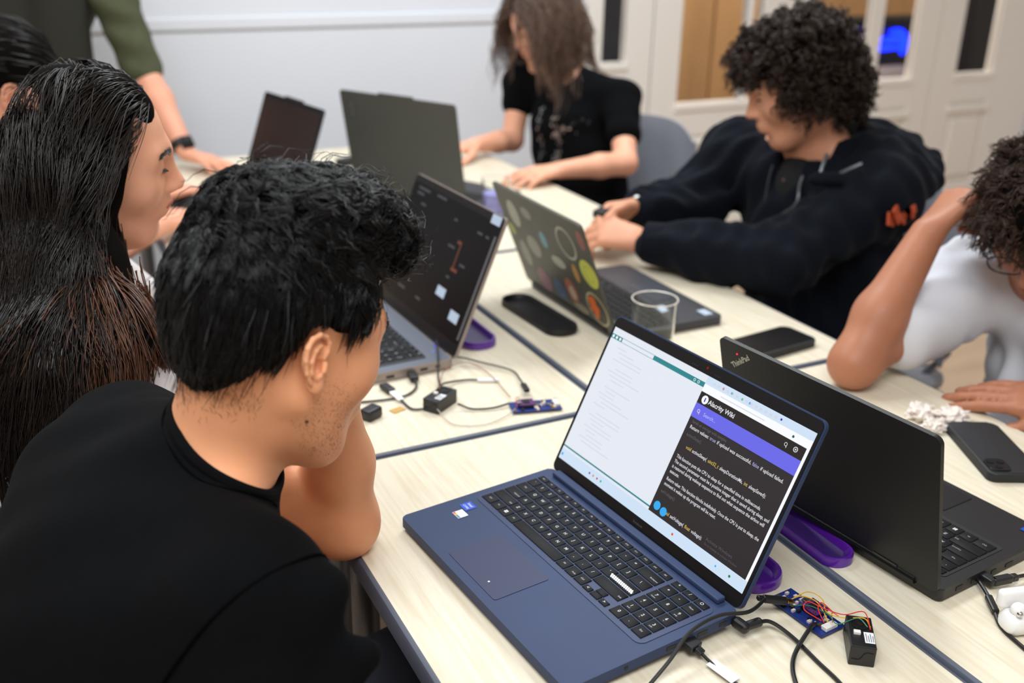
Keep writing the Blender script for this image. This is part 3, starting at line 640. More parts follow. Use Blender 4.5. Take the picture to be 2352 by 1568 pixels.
cable(c, [(-.160, .262, .010), (-.142, .250, .012), (-.118, .222, .010), (-.082, .180, .006), (-.090, .130, .010), (-.100, .096, .014)], .0015); seg_box(c, (-.097, .108, .013), (-.103, .082, .014), .009, .006, M_conn, 'plug')
c = empty('white_tipped_cable', (-.17, .17, TZ), 0, 'black cable ending in a white sleeve beside the sensor box', 'cable')
cable(c, [(-.236, .128, .023), (-.215, .160, .014), (-.185, .180, .005), (-.160, .178, .004), (-.146, .170, .004)], .0017); seg_box(c, (-.148, .171, .004), (-.116, .157, .004), .006, .005, M_label, 'sleeve', .001)
c = empty('lead', (-.18, .075, TZ), 0, 'short grey lead joining the sensor box and the far circuit board', 'cable')
cable(c, [(-.218, .092, .010), (-.20, .078, .004), (-.17, .068, .004), (-.142, .068, .006)], .0016)
c = empty('thin_wire', (-.15, .2, TZ), 0, 'thin reddish wire looping between sensor box and circuit board', 'cable')
cable(c, [(-.235, .125, .024), (-.20, .19, .020), (-.160, .228, .012), (-.134, .225, .010), (-.124, .170, .008), (-.134, .080, .010)], .0008, mat('wire_rose', (150, 96, 88), .4))
c = empty('thin_wire', (-.2, .03, TZ), 0, 'thin pale wire bowing out in front of the sensor box', 'cable')
cable(c, [(-.254, .088, .010), (-.246, .045, .003), (-.205, .024, .003), (-.165, .034, .004), (-.140, .048, .006)], .0007, mat('wire_pale', (176, 168, 158), .5))
m = MB(); m.box((0, 0, .0008), (.022, .014, .0012), .0003); tag(m.build('cardboard_scrap', mat('kraft_card', (190, 150, 84), .7), None, False, (-.303, .128, TZ), (0, 0, .3)), 'small brown card scrap beside the loose usb plug', 'scrap')
m = MB(); m.box((0, 0, .009), (.03, .022, .018), .004, 3); tag(m.build('adapter_plug', M_conn, None, True, (-.348, .120, TZ), (0, 0, .5)), 'small black plug peeking out behind the raised forearm', 'plug')
m = MB(); m.box((0, 0, .012), (.06, .035, .024), .005, 3); tag(m.build('power_adapter', M_conn, None, True, (.150, 1.76, TZ), (0, 0, .5)), 'small black power adapter behind the plain grey laptop', 'adapter')
# --- drinking glasses
M_tumbler = mat('clear_glass', (250, 252, 250), .03, trans=1.0, ior=1.25)
def tumbler(x, y, r, h, label, r0=None):
    r0 = r0 or r*.86; t = empty('drinking_glass', (x, y, TZ), 0, label, 'glass'); w = .0022
    m = MB(); m.lathe([(r0, 0), (r0+.001, .002), (r-.001, h-.002), (r, h), (r-w*.6, h), (r-w-.0005, h-.003), (r0-w, .007), (r0*.4, .006), (.0005, .006)], 40); m.build('body', M_tumbler, t, True)
    m = MB(); k = 48; m.lathe([(r-.0001, h-.0014), (r+.0005, h-.0004), (r-.0004, h+.0006), (r-w*.8, h), (r-w*.6, h-.0014)], k, closed=True); m.build('rim', mat('glass_rim', (226, 220, 208), .15), t, True)
    return t
tumbler(.178, .152, .040, .104, 'clear empty drinking glass behind the blue laptop screen')
g = tumbler(.324, 1.078, .038, .098, 'clear glass with lavender liquid behind the sticker-covered laptop')
m = MB(); m.lathe([(.0005, .0065), (.030, .0065), (.0335, .060), (.0005, .060)], 32); m.build('drink', mat('lavender_drink', (150, 146, 214), .3, var=(60, .25)), g, True)
# --- phones
def phone(x, y, rz, label, w=.078, l=.160, t=.012, cam=False):
    o = empty('phone', (x, y, TZ), rz, label, 'phone')
    m = MB(); m.plate(rrect(w, l, .012, 6), .0004, t, .0018); m.build('case', mat('black_rubber_case', (26, 28, 32), .55), o, True)
    m = MB(); m.plate(rrect(w-.008, l-.008, .009, 6), t, t+.0004); m.build('screen' if not cam else 'back_cover', mat('black_phone_glass', (8, 9, 11), .3) if not cam else mat('dark_matte_cover', (30, 32, 36), .5), o)
    if cam:
        m = MB(); m.plate(rrect(.03, .034, .008, 6, -.018, -.055), t+.0004, t+.0022, .0006); m.build('camera_bump', M_chip, o)
        for a, b in ((-.025, -.048), (-.011, -.048), (-.018, -.062)):
            m = MB(); m.lathe([(.005, 0), (.005, .0008), (.0035, .0008), (.0005, .0006)], 20, (a, b, t+.0022)); m.build('camera_lens', M_bez, o, True)
    for yb, lb in ((.02, .016), (-.004, .012)): m = MB(); m.box((w/2+.0002, yb, t/2), (.0012, lb, .003), .0005); m.build('side_button', M_chip, o)
    return o
phone(.388, .090, -1.45, 'black phone lying on the table behind the blue laptop screen', .080, .165, .014)
phone(.420, -.360, -.46, 'black phone in a dark case beside the resting hand', .076, .160, .013, True)
# --- crumpled tissues
def crumple(x, y, s, seed, label, c=(226, 216, 208)):
    r = random.Random(seed); bm = bmesh.new(); bmesh.ops.create_icosphere(bm, subdivisions=3, radius=1.0)
    for v in bm.verts:
        n = v.co.normalized(); k = .62+.55*abs(math.sin(n.x*5.1+seed)*math.cos(n.y*6.3-seed)+.4*math.sin(n.z*9+n.x*4))+r.uniform(-.07, .07)
        v.co = Vector((n.x*k*s, n.y*k*s*.8, max(0, (n.z*k*.55+.4)*s)))
    me = bpy.data.meshes.new('tissue'); bm.to_mesh(me); bm.free(); o = obj('crumpled_tissue', me, mat('tissue_paper', c, .8, bump=(80, .5, .004)), None, (x, y, TZ)); return tag(o, label, 'tissue', 'crumpled tissues by the black laptop')
crumple(.418, -.232, .026, 2, 'crumpled white tissue nearest the leaning elbow'); crumple(.405, -.270, .020, 5, 'small crumpled tissue beside the phone', (222, 190, 164)); crumple(.452, -.262, .028, 9, 'crumpled tissue nearest the resting hand', (226, 198, 176))
# --- earbud case
e = empty('earbud_case', (.1215, -.653, TZ), -.25, 'open white earbud case with a chrome bud at the right edge', 'earbud case')
M_wp = mat('white_gloss_plastic', (240, 240, 240), .15, coat=.4)
m = MB(); m.box((0, 0, .013), (.058, .030, .026), .0115, 5); m.build('body', M_wp, e, True)
m = MB(); m.box((0, .014, .034), (.058, .012, .022), .0055, 4); m.build('lid', M_wp, e, True)
for s in (-1, 1):
    m = MB(); m.ball((s*.015, -.002, .030), .0085, 10, (1, .9, .9)); b = m.build('earbud', M_wp, e, True)
    m = MB(); m.ball((s*.015-.004, -.010, .030), .0035, 8); m.build('chrome_tip', mat('chrome', (220, 220, 222), .08, metal=1), e, True)
m = MB(); m.ball((-.006, -.0152, .016), .0028, 8); m.build('sensor_dot', M_bez, e, True)
# --- charger of the black laptop
c = empty('power_cable', (.16, -.59, TZ), 0, 'black power cable with an angled plug in the black laptop', 'cable')
seg_box(c, (.150, -.567, .0095), (.150, -.590, .0095), .012, .009, M_conn, 'plug', .002); seg_box(c, (.150, -.586, .0095), (.176, -.590, .0095), .010, .009, M_conn, 'plug_elbow', .002)
seg_box(c, (.176, -.590, .0095), (.186, -.5905, .0085), .008, .0075, M_conn, 'strain_relief', .0015); cable(c, [(.186, -.5905, .0085), (.22, -.592, .005), (.28, -.60, .003), (.36, -.66, .003)], .0022)
c = empty('charging_cable', (.13, -.62, TZ), 0, 'black charging cable trailing past the earbud case', 'cable')
cable(c, [(.143, -.568, .0085), (.132, -.590, .0085), (.120, -.612, .006), (.100, -.640, .003), (.092, -.672, .003), (.085, -.72, .003)], .0022); seg_box(c, (.126, -.601, .0075), (.112, -.624, .005), .008, .007, M_conn, 'strain_relief', .002)
# ================================================================== people: smooth blended bodies
def vec(*a): return np.array(a if len(a) > 1 else a[0], np.float32)
class Body:
    """blend of ellipsoids and tapered limbs, meshed as one continuous skin (surface nets)"""
    def __init__(s): s.pr = []; s.R = np.eye(3, dtype=np.float32); s.t = np.zeros(3, np.float32); s.s = 1.0
    def frame(s, R=None, t=(0, 0, 0), sc=1.0): s.R = np.eye(3, dtype=np.float32) if R is None else np.asarray(R, np.float32); s.t = vec(t); s.s = sc
    def _w(s, p): return s.R @ (vec(p)*s.s) + s.t
    def ell(s, c, r, k=.02, op='u', R=None):
        Q = s.R if R is None else s.R @ np.asarray(R, np.float32); r = vec(r)*s.s; c = s._w(c)
        ext = np.sqrt(((Q*r[None, :])**2).sum(1)); s.pr.append(('e', c-ext, c+ext, (c, r, Q), k*s.s, op))
    def cone(s, a, b, ra, rb=None, k=.02, op='u', flat=None):
        """flat=(direction, factor): squash the section along a direction"""
        rb = ra if rb is None else rb; a, b = s._w(a), s._w(b); ra, rb = ra*s.s, rb*s.s; m = max(ra, rb)
        fl = None if flat is None else ((s.R @ vec(flat[0]))/np.linalg.norm(flat[0]), flat[1])
        mm = m*max(1.0, flat[1] if flat else 1.0)
        s.pr.append(('c', np.minimum(a, b)-mm, np.maximum(a, b)+mm, (a, b, ra, rb, fl), k*s.s, op))
    def chain(s, pts, rs, k=.02, op='u', flat=None):
        for i in range(len(pts)-1): s.cone(pts[i], pts[i+1], rs[i], rs[i+1], k, op, flat)
    @staticmethod
    def dist(pr, X, Y, Z):
        kind, _, _, q, _, _ = pr
        if kind == 'e':
            c, r, Q = q; x, y, z = X-c[0], Y-c[1], Z-c[2]
            a = (Q[0, 0]*x+Q[1, 0]*y+Q[2, 0]*z); b = (Q[0, 1]*x+Q[1, 1]*y+Q[2, 1]*z); d = (Q[0, 2]*x+Q[1, 2]*y+Q[2, 2]*z)
            k0 = np.sqrt((a/r[0])**2+(b/r[1])**2+(d/r[2])**2); k1 = np.sqrt((a/r[0]**2)**2+(b/r[1]**2)**2+(d/r[2]**2)**2)+1e-9
            return k0*(k0-1)/k1
        a, b, ra, rb, fl = q; ba = b-a; L2 = float(ba @ ba)+1e-12; x, y, z = X-a[0], Y-a[1], Z-a[2]
        t = np.clip((x*ba[0]+y*ba[1]+z*ba[2])/L2, 0, 1); x = x-t*ba[0]; y = y-t*ba[1]; z = z-t*ba[2]
        if fl is not None:
            n, f = fl; dn = (x*n[0]+y*n[1]+z*n[2])*(1/f-1); x = x+n[0]*dn; y = y+n[1]*dn; z = z+n[2]*dn
            return (np.sqrt(x*x+y*y+z*z)-(ra+(rb-ra)*t))*min(1.0, f)
        return np.sqrt(x*x+y*y+z*z)-(ra+(rb-ra)*t)
    def field(s, P):
        """distance at points (n,3)"""
        X, Y, Z = P[:, 0], P[:, 1], P[:, 2]; D = np.full(len(P), 9.0, np.float32)
        for pr in s.pr: D = s._mix(D, s.dist(pr, X, Y, Z), pr[4], pr[5])
        return D
    @staticmethod
    def _mix(D, d, k, op):
        if op == 'u':
            h = np.clip(.5+.5*(D-d)/k, 0, 1); return D+(d-D)*h-k*h*(1-h)
        if op == 'i': d = -d
        h = np.clip(.5-.5*(D+d)/k, 0, 1); return D+(-d-D)*h+k*h*(1-h)
    def grid(s, h, pad=.012, lo=None, hi=None, warp=None):
        U = [p for p in s.pr if p[5] == 'u']
        lo = np.min([p[1] for p in U], 0)-pad if lo is None else vec(lo); hi = np.max([p[2] for p in U], 0)+pad if hi is None else vec(hi)
        n = np.ceil((hi-lo)/h).astype(int)+1
        ax = [lo[i]+h*np.arange(n[i], dtype=np.float32) for i in range(3)]
        D = np.full(n, 9.0, np.float32)
        for pr in s.pr:
            m = pr[4]+.006+2*h
            i0 = np.clip(np.floor((pr[1]-m-lo)/h).astype(int), 0, n); i1 = np.clip(np.ceil((pr[2]+m-lo)/h).astype(int)+1, 0, n)
            if pr[5] == 'i': i0[:] = 0; i1 = n.copy()
            if (i1 <= i0).any(): continue
            sl = tuple(slice(i0[j], i1[j]) for j in range(3))
            d = s.dist(pr, ax[0][sl[0]][:, None, None], ax[1][sl[1]][None, :, None], ax[2][sl[2]][None, None, :])
            D[sl] = s._mix(D[sl], d, pr[4], pr[5])
        if warp is not None: D = D+warp(ax[0][:, None, None], ax[1][None, :, None], ax[2][None, None, :]).astype(np.float32)
        return D, lo, h
    def net(s, h, smooth=1, **kw):
        D, lo, h = s.grid(h, **kw); S = D < 0; n = np.array(D.shape)
        c = np.zeros(n-1, np.uint8)
        for i in (0, 1):
            for j in (0, 1):
                for k in (0, 1): c += S[i:n[0]-1+i, j:n[1]-1+j, k:n[2]-1+k]
        act = np.argwhere((c > 0) & (c < 8)); idx = np.full(n-1, -1, np.int32); idx[tuple(act.T)] = np.arange(len(act))
        off = np.array([(i, j, k) for i in (0, 1) for j in (0, 1) for k in (0, 1)])
        val = np.stack([D[tuple((act+o).T)] for o in off], 1)
        acc = np.zeros((len(act), 3), np.float32); cnt = np.zeros(len(act), np.float32)
        for a in range(8):
            for b in range(a+1, 8):
                if np.abs(off[a]-off[b]).sum() != 1: continue
                va, vb = val[:, a], val[:, b]; m = (va < 0) != (vb < 0); t = np.where(m, va/(va-vb+1e-20), 0)
                acc += m[:, None]*(off[a]+(off[b]-off[a])*t[:, None]); cnt += m
        V = lo+h*(act+acc/np.maximum(cnt, 1)[:, None])
        F = []
        for ax in range(3):
            u, v = (ax+1) % 3, (ax+2) % 3
            s0 = [slice(None)]*3; s1 = [slice(None)]*3; s0[ax] = slice(0, -1); s1[ax] = slice(1, None)
            A, B = S[tuple(s0)], S[tuple(s1)]; E = np.argwhere(A != B)
            E = E[(E[:, u] > 0) & (E[:, v] > 0) & (E[:, u] < n[u]-1) & (E[:, v] < n[v]-1)]
            ins = A[tuple(E.T)]; du = np.zeros(3, int); dv = np.zeros(3, int); du[u] = 1; dv[v] = 1
            q = np.stack([idx[tuple((E-du-dv).T)], idx[tuple((E-dv).T)], idx[tuple(E.T)], idx[tuple((E-du).T)]], 1)
            q[~ins] = q[~ins][:, ::-1]; F.append(q)
        F = np.concatenate(F); F = F[(F >= 0).all(1)]
        for _ in range(smooth):
            sm = np.zeros_like(V); ct = np.zeros(len(V), np.float32)
            for a, b in ((0, 1), (1, 2), (2, 3), (3, 0)):
                np.add.at(sm, F[:, a], V[F[:, b]]); np.add.at(ct, F[:, a], 1)
            V = V*.5+.5*sm/np.maximum(ct, 1)[:, None]
        return V.astype(np.float32), F
    def mesh(s, name, h, mt, root, smooth=1, **kw):
        V, F = s.net(h, smooth, **kw); me = fast_mesh(name, V-np.array(root.location, np.float32), F); return obj(name, me, mt, root)

def head_R(phi, pitch, roll):
    phi, pitch, roll = map(math.radians, (phi, pitch, roll)); h = vec(math.sin(phi), math.cos(phi), 0)
    F = math.cos(pitch)*h-math.sin(pitch)*vec(0, 0, 1); Rr = vec(math.cos(phi), -math.sin(phi), 0); U = np.cross(Rr, F); c, s = math.cos(roll), math.sin(roll)
    return np.stack([c*Rr-s*U, F, s*Rr+c*U], 1).astype(np.float32)
def add_head(B, R, t, sc=1.0, fem=False, jaw=1.0):
    """face and skull; x right, y forward, z up, origin between the ears"""
    B.frame(R, t, sc); j = jaw
    B.ell((0, -.010, .045), (.075, .095, .087), .01)
    B.ell((0, .030, .004), (.062, .060, .080), .03)
    B.ell((0, .042, -.036), (.047, .046, .060), .03)
    for s in (-1, 1):
        B.cone((s*.053*j, .004, -.040), (s*.024*j, .060, -.088), .018, .016, .03)
        B.ell((s*.041, .056, -.010), (.024, .024, .026), .03)
        B.cone((s*.042, .070, .036), (s*.010, .083, .034), .011, .012, .02)
    B.cone((-.012*j, .068, -.092), (.012*j, .068, -.092), .018, .018, .025)
    B.ell((0, .080, -.092), (.014, .010, .012), .016)
    B.ell((0, .025, -.074), (.044*j, .05, .030), .03)
    for s in (-1, 1): B.ell((s*.031, .094, .020), (.017, .016, .012), .014, 's')
    for s in (-1, 1): B.ell((s*.031, .0765, .0195), (.0142, .0132, .0125), .006)
    for s in (-1, 1): B.cone((s*.019, .0905, .0150), (s*.043, .0835, .0165), .0014, .0012, .003, 's')   # closed-lid crease
    B.cone((0, .089, .030), (0, .112, -.012), .0085, .0095, .014); B.ell((0, .1125, -.0150), (.0105, .0095, .0085), .010)
    for s in (-1, 1): B.ell((s*.0125, .1020, -.0185), (.0075, .010, .007), .008)
    for s in (-1, 1): B.ell((s*.0068, .1055, -.0265), (.0038, .006, .0035), .004, 's')
    B.ell((0, .088, -.050), (.026, .016, .020), .02)
    B.cone((-.017, .0960, -.0440), (0, .1035, -.0425), .0042, .0052, .006); B.cone((.017, .0960, -.0440), (0, .1035, -.0425), .0042, .0052, .006)
    B.cone((-.014, .0965, -.0545), (.014, .0965, -.0545), .0055, .0055, .007); B.ell((0, .1000, -.0545), (.010, .006, .0055), .006)
    B.cone((-.023, .0985, -.0488), (0, .1085, -.0484), .0011, .0015, .002, 's'); B.cone((.023, .0985, -.0488), (0, .1085, -.0484), .0011, .0015, .002, 's')
    B.ell((0, .095, -.068), (.016, .006, .005), .010, 's')
def add_ear(B, s):
    """detailed outer ear on side s (+1 right); head frame must be set. The shell opens outwards to the back"""
    A = math.radians(6); e1 = vec(-s*math.sin(A), math.cos(A), 0); nn = vec(s*math.cos(A), math.sin(A), 0); b0 = vec(s*.0755, -.004, 0); tl = .16
    def p(y, z, o): y, z = y*math.cos(tl)-z*math.sin(tl), z*math.cos(tl)+y*math.sin(tl); q = b0+e1*y+nn*o; return (q[0], q[1], q[2]+z)
    RR = np.stack([nn, e1*math.cos(tl)+vec(0, 0, math.sin(tl)), vec(0, 0, math.cos(tl))-e1*math.sin(tl)], 1)
    B.ell(p(-.008, .010, -.003), (.0036, .0165, .0255), .004, R=RR); B.ell(p(-.003, -.017, -.002), (.0036, .0115, .0150), .005, R=RR)
    B.ell(p(.004, .0, -.008), (.008, .012, .024), .006, R=RR)
    pts = [(.002, .006), (.007, .016), (.008, .026), (.002, .034), (-.008, .0365), (-.018, .032), (-.0235, .022), (-.024, .008), (-.020, -.007), (-.013, -.019)]
    B.chain([p(y, z, .0020+.0012*(i > 3)) for i, (y, z) in enumerate(pts)], [.0020, .0026, .0028, .0030, .0032, .0032, .0032, .0030, .0028, .0026], .0022)
    B.chain([p(-.003, .024, .0016), p(-.011, .018, .0026), p(-.0155, .006, .0030), p(-.013, -.007, .0026), p(-.006, -.014, .0022)], [.0022, .0026, .0030, .0028, .0026], .0025)
    B.ell(p(-.003, -.001, .003), (.0095, .0080, .0105), .0025, 's', R=RR); B.ell(p(-.004, .012, .003), (.006, .006, .0055), .0025, 's', R=RR)
    B.cone(p(.0065, .001, .001), p(.0045, -.006, .0025), .0036, .0034, .003); B.cone(p(-.004, -.0145, .001), p(.002, -.012, .001), .0028, .0026, .003)
    B.ell(p(.000, -.025, -.0005), (.0038, .0080, .0085), .005, R=RR)
def add_hand(B, wrist, d, n, side, curl=(.5, .5, .5, .5), spread=.10, thumb=(.5, .4), sc=1.0, lens=1.0):
    """d: direction wrist->knuckles, n: back-of-hand normal, side: +1 when the thumb lies along d x n"""
    d = vec(d)/np.linalg.norm(d); n = vec(n); n = n-d*(n @ d); n = n/np.linalg.norm(n); l = np.cross(d, n)*side; w = vec(wrist); B.frame()
    P = lambda a, b, c: w+sc*(d*a+l*b+n*c)
    for b0, b1, r in ((.012, .030, .0125), (.004, .010, .0135), (-.004, -.010, .013), (-.012, -.028, .0115)):
        B.cone(P(.0, b0, 0), P(.082-abs(b1)*.25, b1, .002), r*1.1*sc, r*sc, .012*sc)
    base = [(.080, .030), (.085, .010), (.081, -.010), (.072, -.028)]; L = [(.042, .026, .021), (.046, .029, .022), (.042, .027, .021), (.034, .021, .019)]; rad = [.0098, .0100, .0094, .0084]
    for i in range(4):
        a, b = base[i]; pos = P(a, b, .002); ang = 0.0; yaw = spread*(1.5-i)
        for q in range(3):
            ang += curl[i]*(1.0, 1.15, .7)[q]; dd = d*math.cos(ang)*math.cos(yaw)+l*math.sin(yaw)*math.cos(ang)-n*math.sin(ang); nx = pos+dd*L[i][q]*sc*lens
            B.cone(pos, nx, rad[i]*sc*(1, .93, .86)[q], rad[i]*sc*(.95, .88, .78)[q], .0035*sc); pos = nx
    t1, t2 = thumb; pos = P(.018, .022, -.006); dd = d*math.cos(t1)+l*math.sin(t1)-n*.25; dd = dd/np.linalg.norm(dd)
    nx = pos+dd*.044*sc; B.cone(pos, nx, .0155*sc, .0118*sc, .010*sc); pos = nx
    t1b = t1-t2; dd = d*math.cos(t1b)+l*math.sin(t1b)-n*.3; dd = dd/np.linalg.norm(dd); nx = pos+dd*.034*sc; B.cone(pos, nx, .0112*sc, .0102*sc, .004*sc); pos = nx
    t1c = t1b-t2*.8; dd = d*math.cos(t1c)+l*math.sin(t1c)-n*.35; dd = dd/np.linalg.norm(dd); nx = pos+dd*.027*sc; B.cone(pos, nx, .0105*sc, .0084*sc, .004*sc)
    return nx
def strand_mesh(P, r0, tip=.3, root=1.0):
    """P (N,S,3) -> three-sided tapering strands; r0 scalar or (N,)"""
    N, S_, _ = P.shape; T = np.empty_like(P); T[:, 1:-1] = P[:, 2:]-P[:, :-2]; T[:, 0] = P[:, 1]-P[:, 0]; T[:, -1] = P[:, -1]-P[:, -2]
    T /= np.linalg.norm(T, axis=2, keepdims=True)+1e-9; ref = np.where(np.abs(T[..., 2:3]) < .8, np.array([0, 0, 1.]), np.array([1., 0, 0]))
    A = np.cross(T, ref); A /= np.linalg.norm(A, axis=2, keepdims=True)+1e-9; Bv = np.cross(T, A)
    pr = np.interp(np.linspace(0, 1, S_), [0, .55, 1], [root, 1.0, tip]); r = (np.asarray(r0).reshape(-1, 1) if np.ndim(r0) else np.full((N, 1), r0))*pr[None, :]
    ring = [P+(A*math.cos(a)+Bv*math.sin(a))*r[..., None] for a in (0, 2*PI/3, 4*PI/3)]
    V = np.stack(ring, 2).reshape(-1, 3)
    i = np.arange(N)[:, None, None]*S_*3; s_ = np.arange(S_-1)[None, :, None]*3; k = np.arange(3)[None, None, :]; k2 = (k+1) % 3
    F = np.stack([i+s_+k, i+s_+k2, i+s_+3+k2, i+s_+3+k], -1).reshape(-1, 4)
    return V, F
def surf_sample(V, F, n, rng, mask=None):
    """random points and normals on a quad mesh"""
    a, b, c, d = (V[F[:, i]] for i in range(4)); N = np.cross(c-a, d-b); A = np.linalg.norm(N, axis=1)+1e-12
    w = A if mask is None else A*mask((a+b+c+d)/4)
    f = rng.choice(len(F), n, p=w/w.sum()); u, v = rng.random((2, n, 1))
    P = (a[f]*(1-u)+b[f]*u)*(1-v)+(d[f]*(1-u)+c[f]*u)*v
    return P, N[f]/A[f][:, None]
def unit(a): return a/(np.linalg.norm(a, axis=-1, keepdims=True)+1e-9)
def skin(name, c, **k):
    m = mat(name, c, .48, sss=.18, var=(28, .05), bump=(420, .10, .0008), spec=.35); return m
def hair_mat(name, c, rough=.34, spec=.5):
    return mat(name, c, rough, spec=spec, var=(40, .25))
M_eye = mat('eye_white', (226, 220, 214), .2); M_iris = mat('dark_iris', (30, 18, 12), .15)

def grow(P0, D0, ln, steps, rng, grav=.25, bodies=(), margin=.004, wave=.0, wfreq=8.0, phase=None, drift=None, keep=None):
    """strands that fall under gravity and slide over the bodies below them"""
    N = len(P0); Q = np.empty((N, steps, 3), np.float32); p = P0.astype(np.float32).copy(); d = D0.astype(np.float32).copy(); st = (ln/(steps-1)).reshape(-1, 1).astype(np.float32)
    ph = rng.uniform(0, 6.28, N) if phase is None else phase; mg = (margin if np.ndim(margin) else np.full(N, margin)).astype(np.float32)
    for k in range(steps):
        Q[:, k] = p; d = d+vec(0, 0, -1)*(grav(k) if callable(grav) else grav)
        if drift is not None: d = d+(drift(p, k) if callable(drift) else drift)
        d = unit(d); s_ = unit(np.cross(d, vec(.3, .9, .2))); w = s_*(wave*np.sin(ph+k*wfreq/steps*6.28))[:, None]
        p = p+unit(d+w)*st
        for b in tuple(bodies)+((keep,) if keep is not None else ()):
            D = b.field(p); hit = D < mg
            if hit.any():
                ph_ = p[hit]; e = .003; G = np.stack([b.field(ph_+e*np.eye(3, dtype=np.float32)[i])-D[hit] for i in range(3)], 1); G = unit(G); push = (mg[hit]-D[hit])[:, None]
                p[hit] = ph_+G*np.clip(push, 0, .03); dn = (d[hit]*G).sum(1, keepdims=True); d[hit] = unit(d[hit]-G*np.minimum(dn, 0))
    return Q
def hair_obj(name, root, mt, parts):
    Vs, Fs, n = [], [], 0
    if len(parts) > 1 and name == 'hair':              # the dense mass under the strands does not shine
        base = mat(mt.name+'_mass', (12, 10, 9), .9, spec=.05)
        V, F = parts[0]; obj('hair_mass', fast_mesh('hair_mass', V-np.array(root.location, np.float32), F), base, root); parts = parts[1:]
    for V, F in parts: Vs.append(V); Fs.append(F+n); n += len(V)
    return obj(name, fast_mesh(name, np.concatenate(Vs)-np.array(root.location, np.float32), np.concatenate(Fs)), mt, root)
def clump(Q, P0, K, rng, amt=.5, pw=1.3):
    N = len(Q); ci = rng.choice(N, K, replace=False); cl = np.empty(N, int)
    for i in range(0, N, 2000): cl[i:i+2000] = np.argmin(((P0[i:i+2000, None]-P0[ci][None])**2).sum(2), 1)
    w = (amt*np.linspace(0, 1, Q.shape[1])**pw)[None, :, None]; return Q*(1-w)+Q[ci[cl]]*w
def ringlets(P0, N0, ln, rad, turns, rng, per=6, steps=16, lift=.8, grav=.5, spread=.003):
    """curly hair: each root carries a small bundle winding round one axis"""
    K = len(P0); D = unit(N0*lift+rng.normal(0, .45, (K, 3))+vec(0, 0, -grav)); Q = []
    t = np.linspace(0, 1, steps)[None, :, None]; sag = vec(0, 0, -1)[None, None]*(t**2)*ln.reshape(-1, 1, 1)*.35
    A = unit(np.cross(D, rng.normal(0, 1, (K, 3)))); Bv = np.cross(D, A); ph = rng.uniform(0, 6.28, (K, 1, 1)); sg = rng.choice([-1, 1], (K, 1, 1))
    for j in range(per):
        a = ph+sg*t*turns.reshape(-1, 1, 1)*6.28+rng.normal(0, .35, (K, 1, 1)); rr = rad.reshape(-1, 1, 1)*np.clip(t*5, 0, 1)*(1-.25*t)*rng.uniform(.75, 1.2, (K, 1, 1))
        Q.append(P0[:, None]+rng.normal(0, spread, (K, 1, 3))+D[:, None]*t*ln.reshape(-1, 1, 1)+sag+(A[:, None]*np.cos(a)+Bv[:, None]*np.sin(a))*rr)
    return np.concatenate(Q).astype(np.float32)
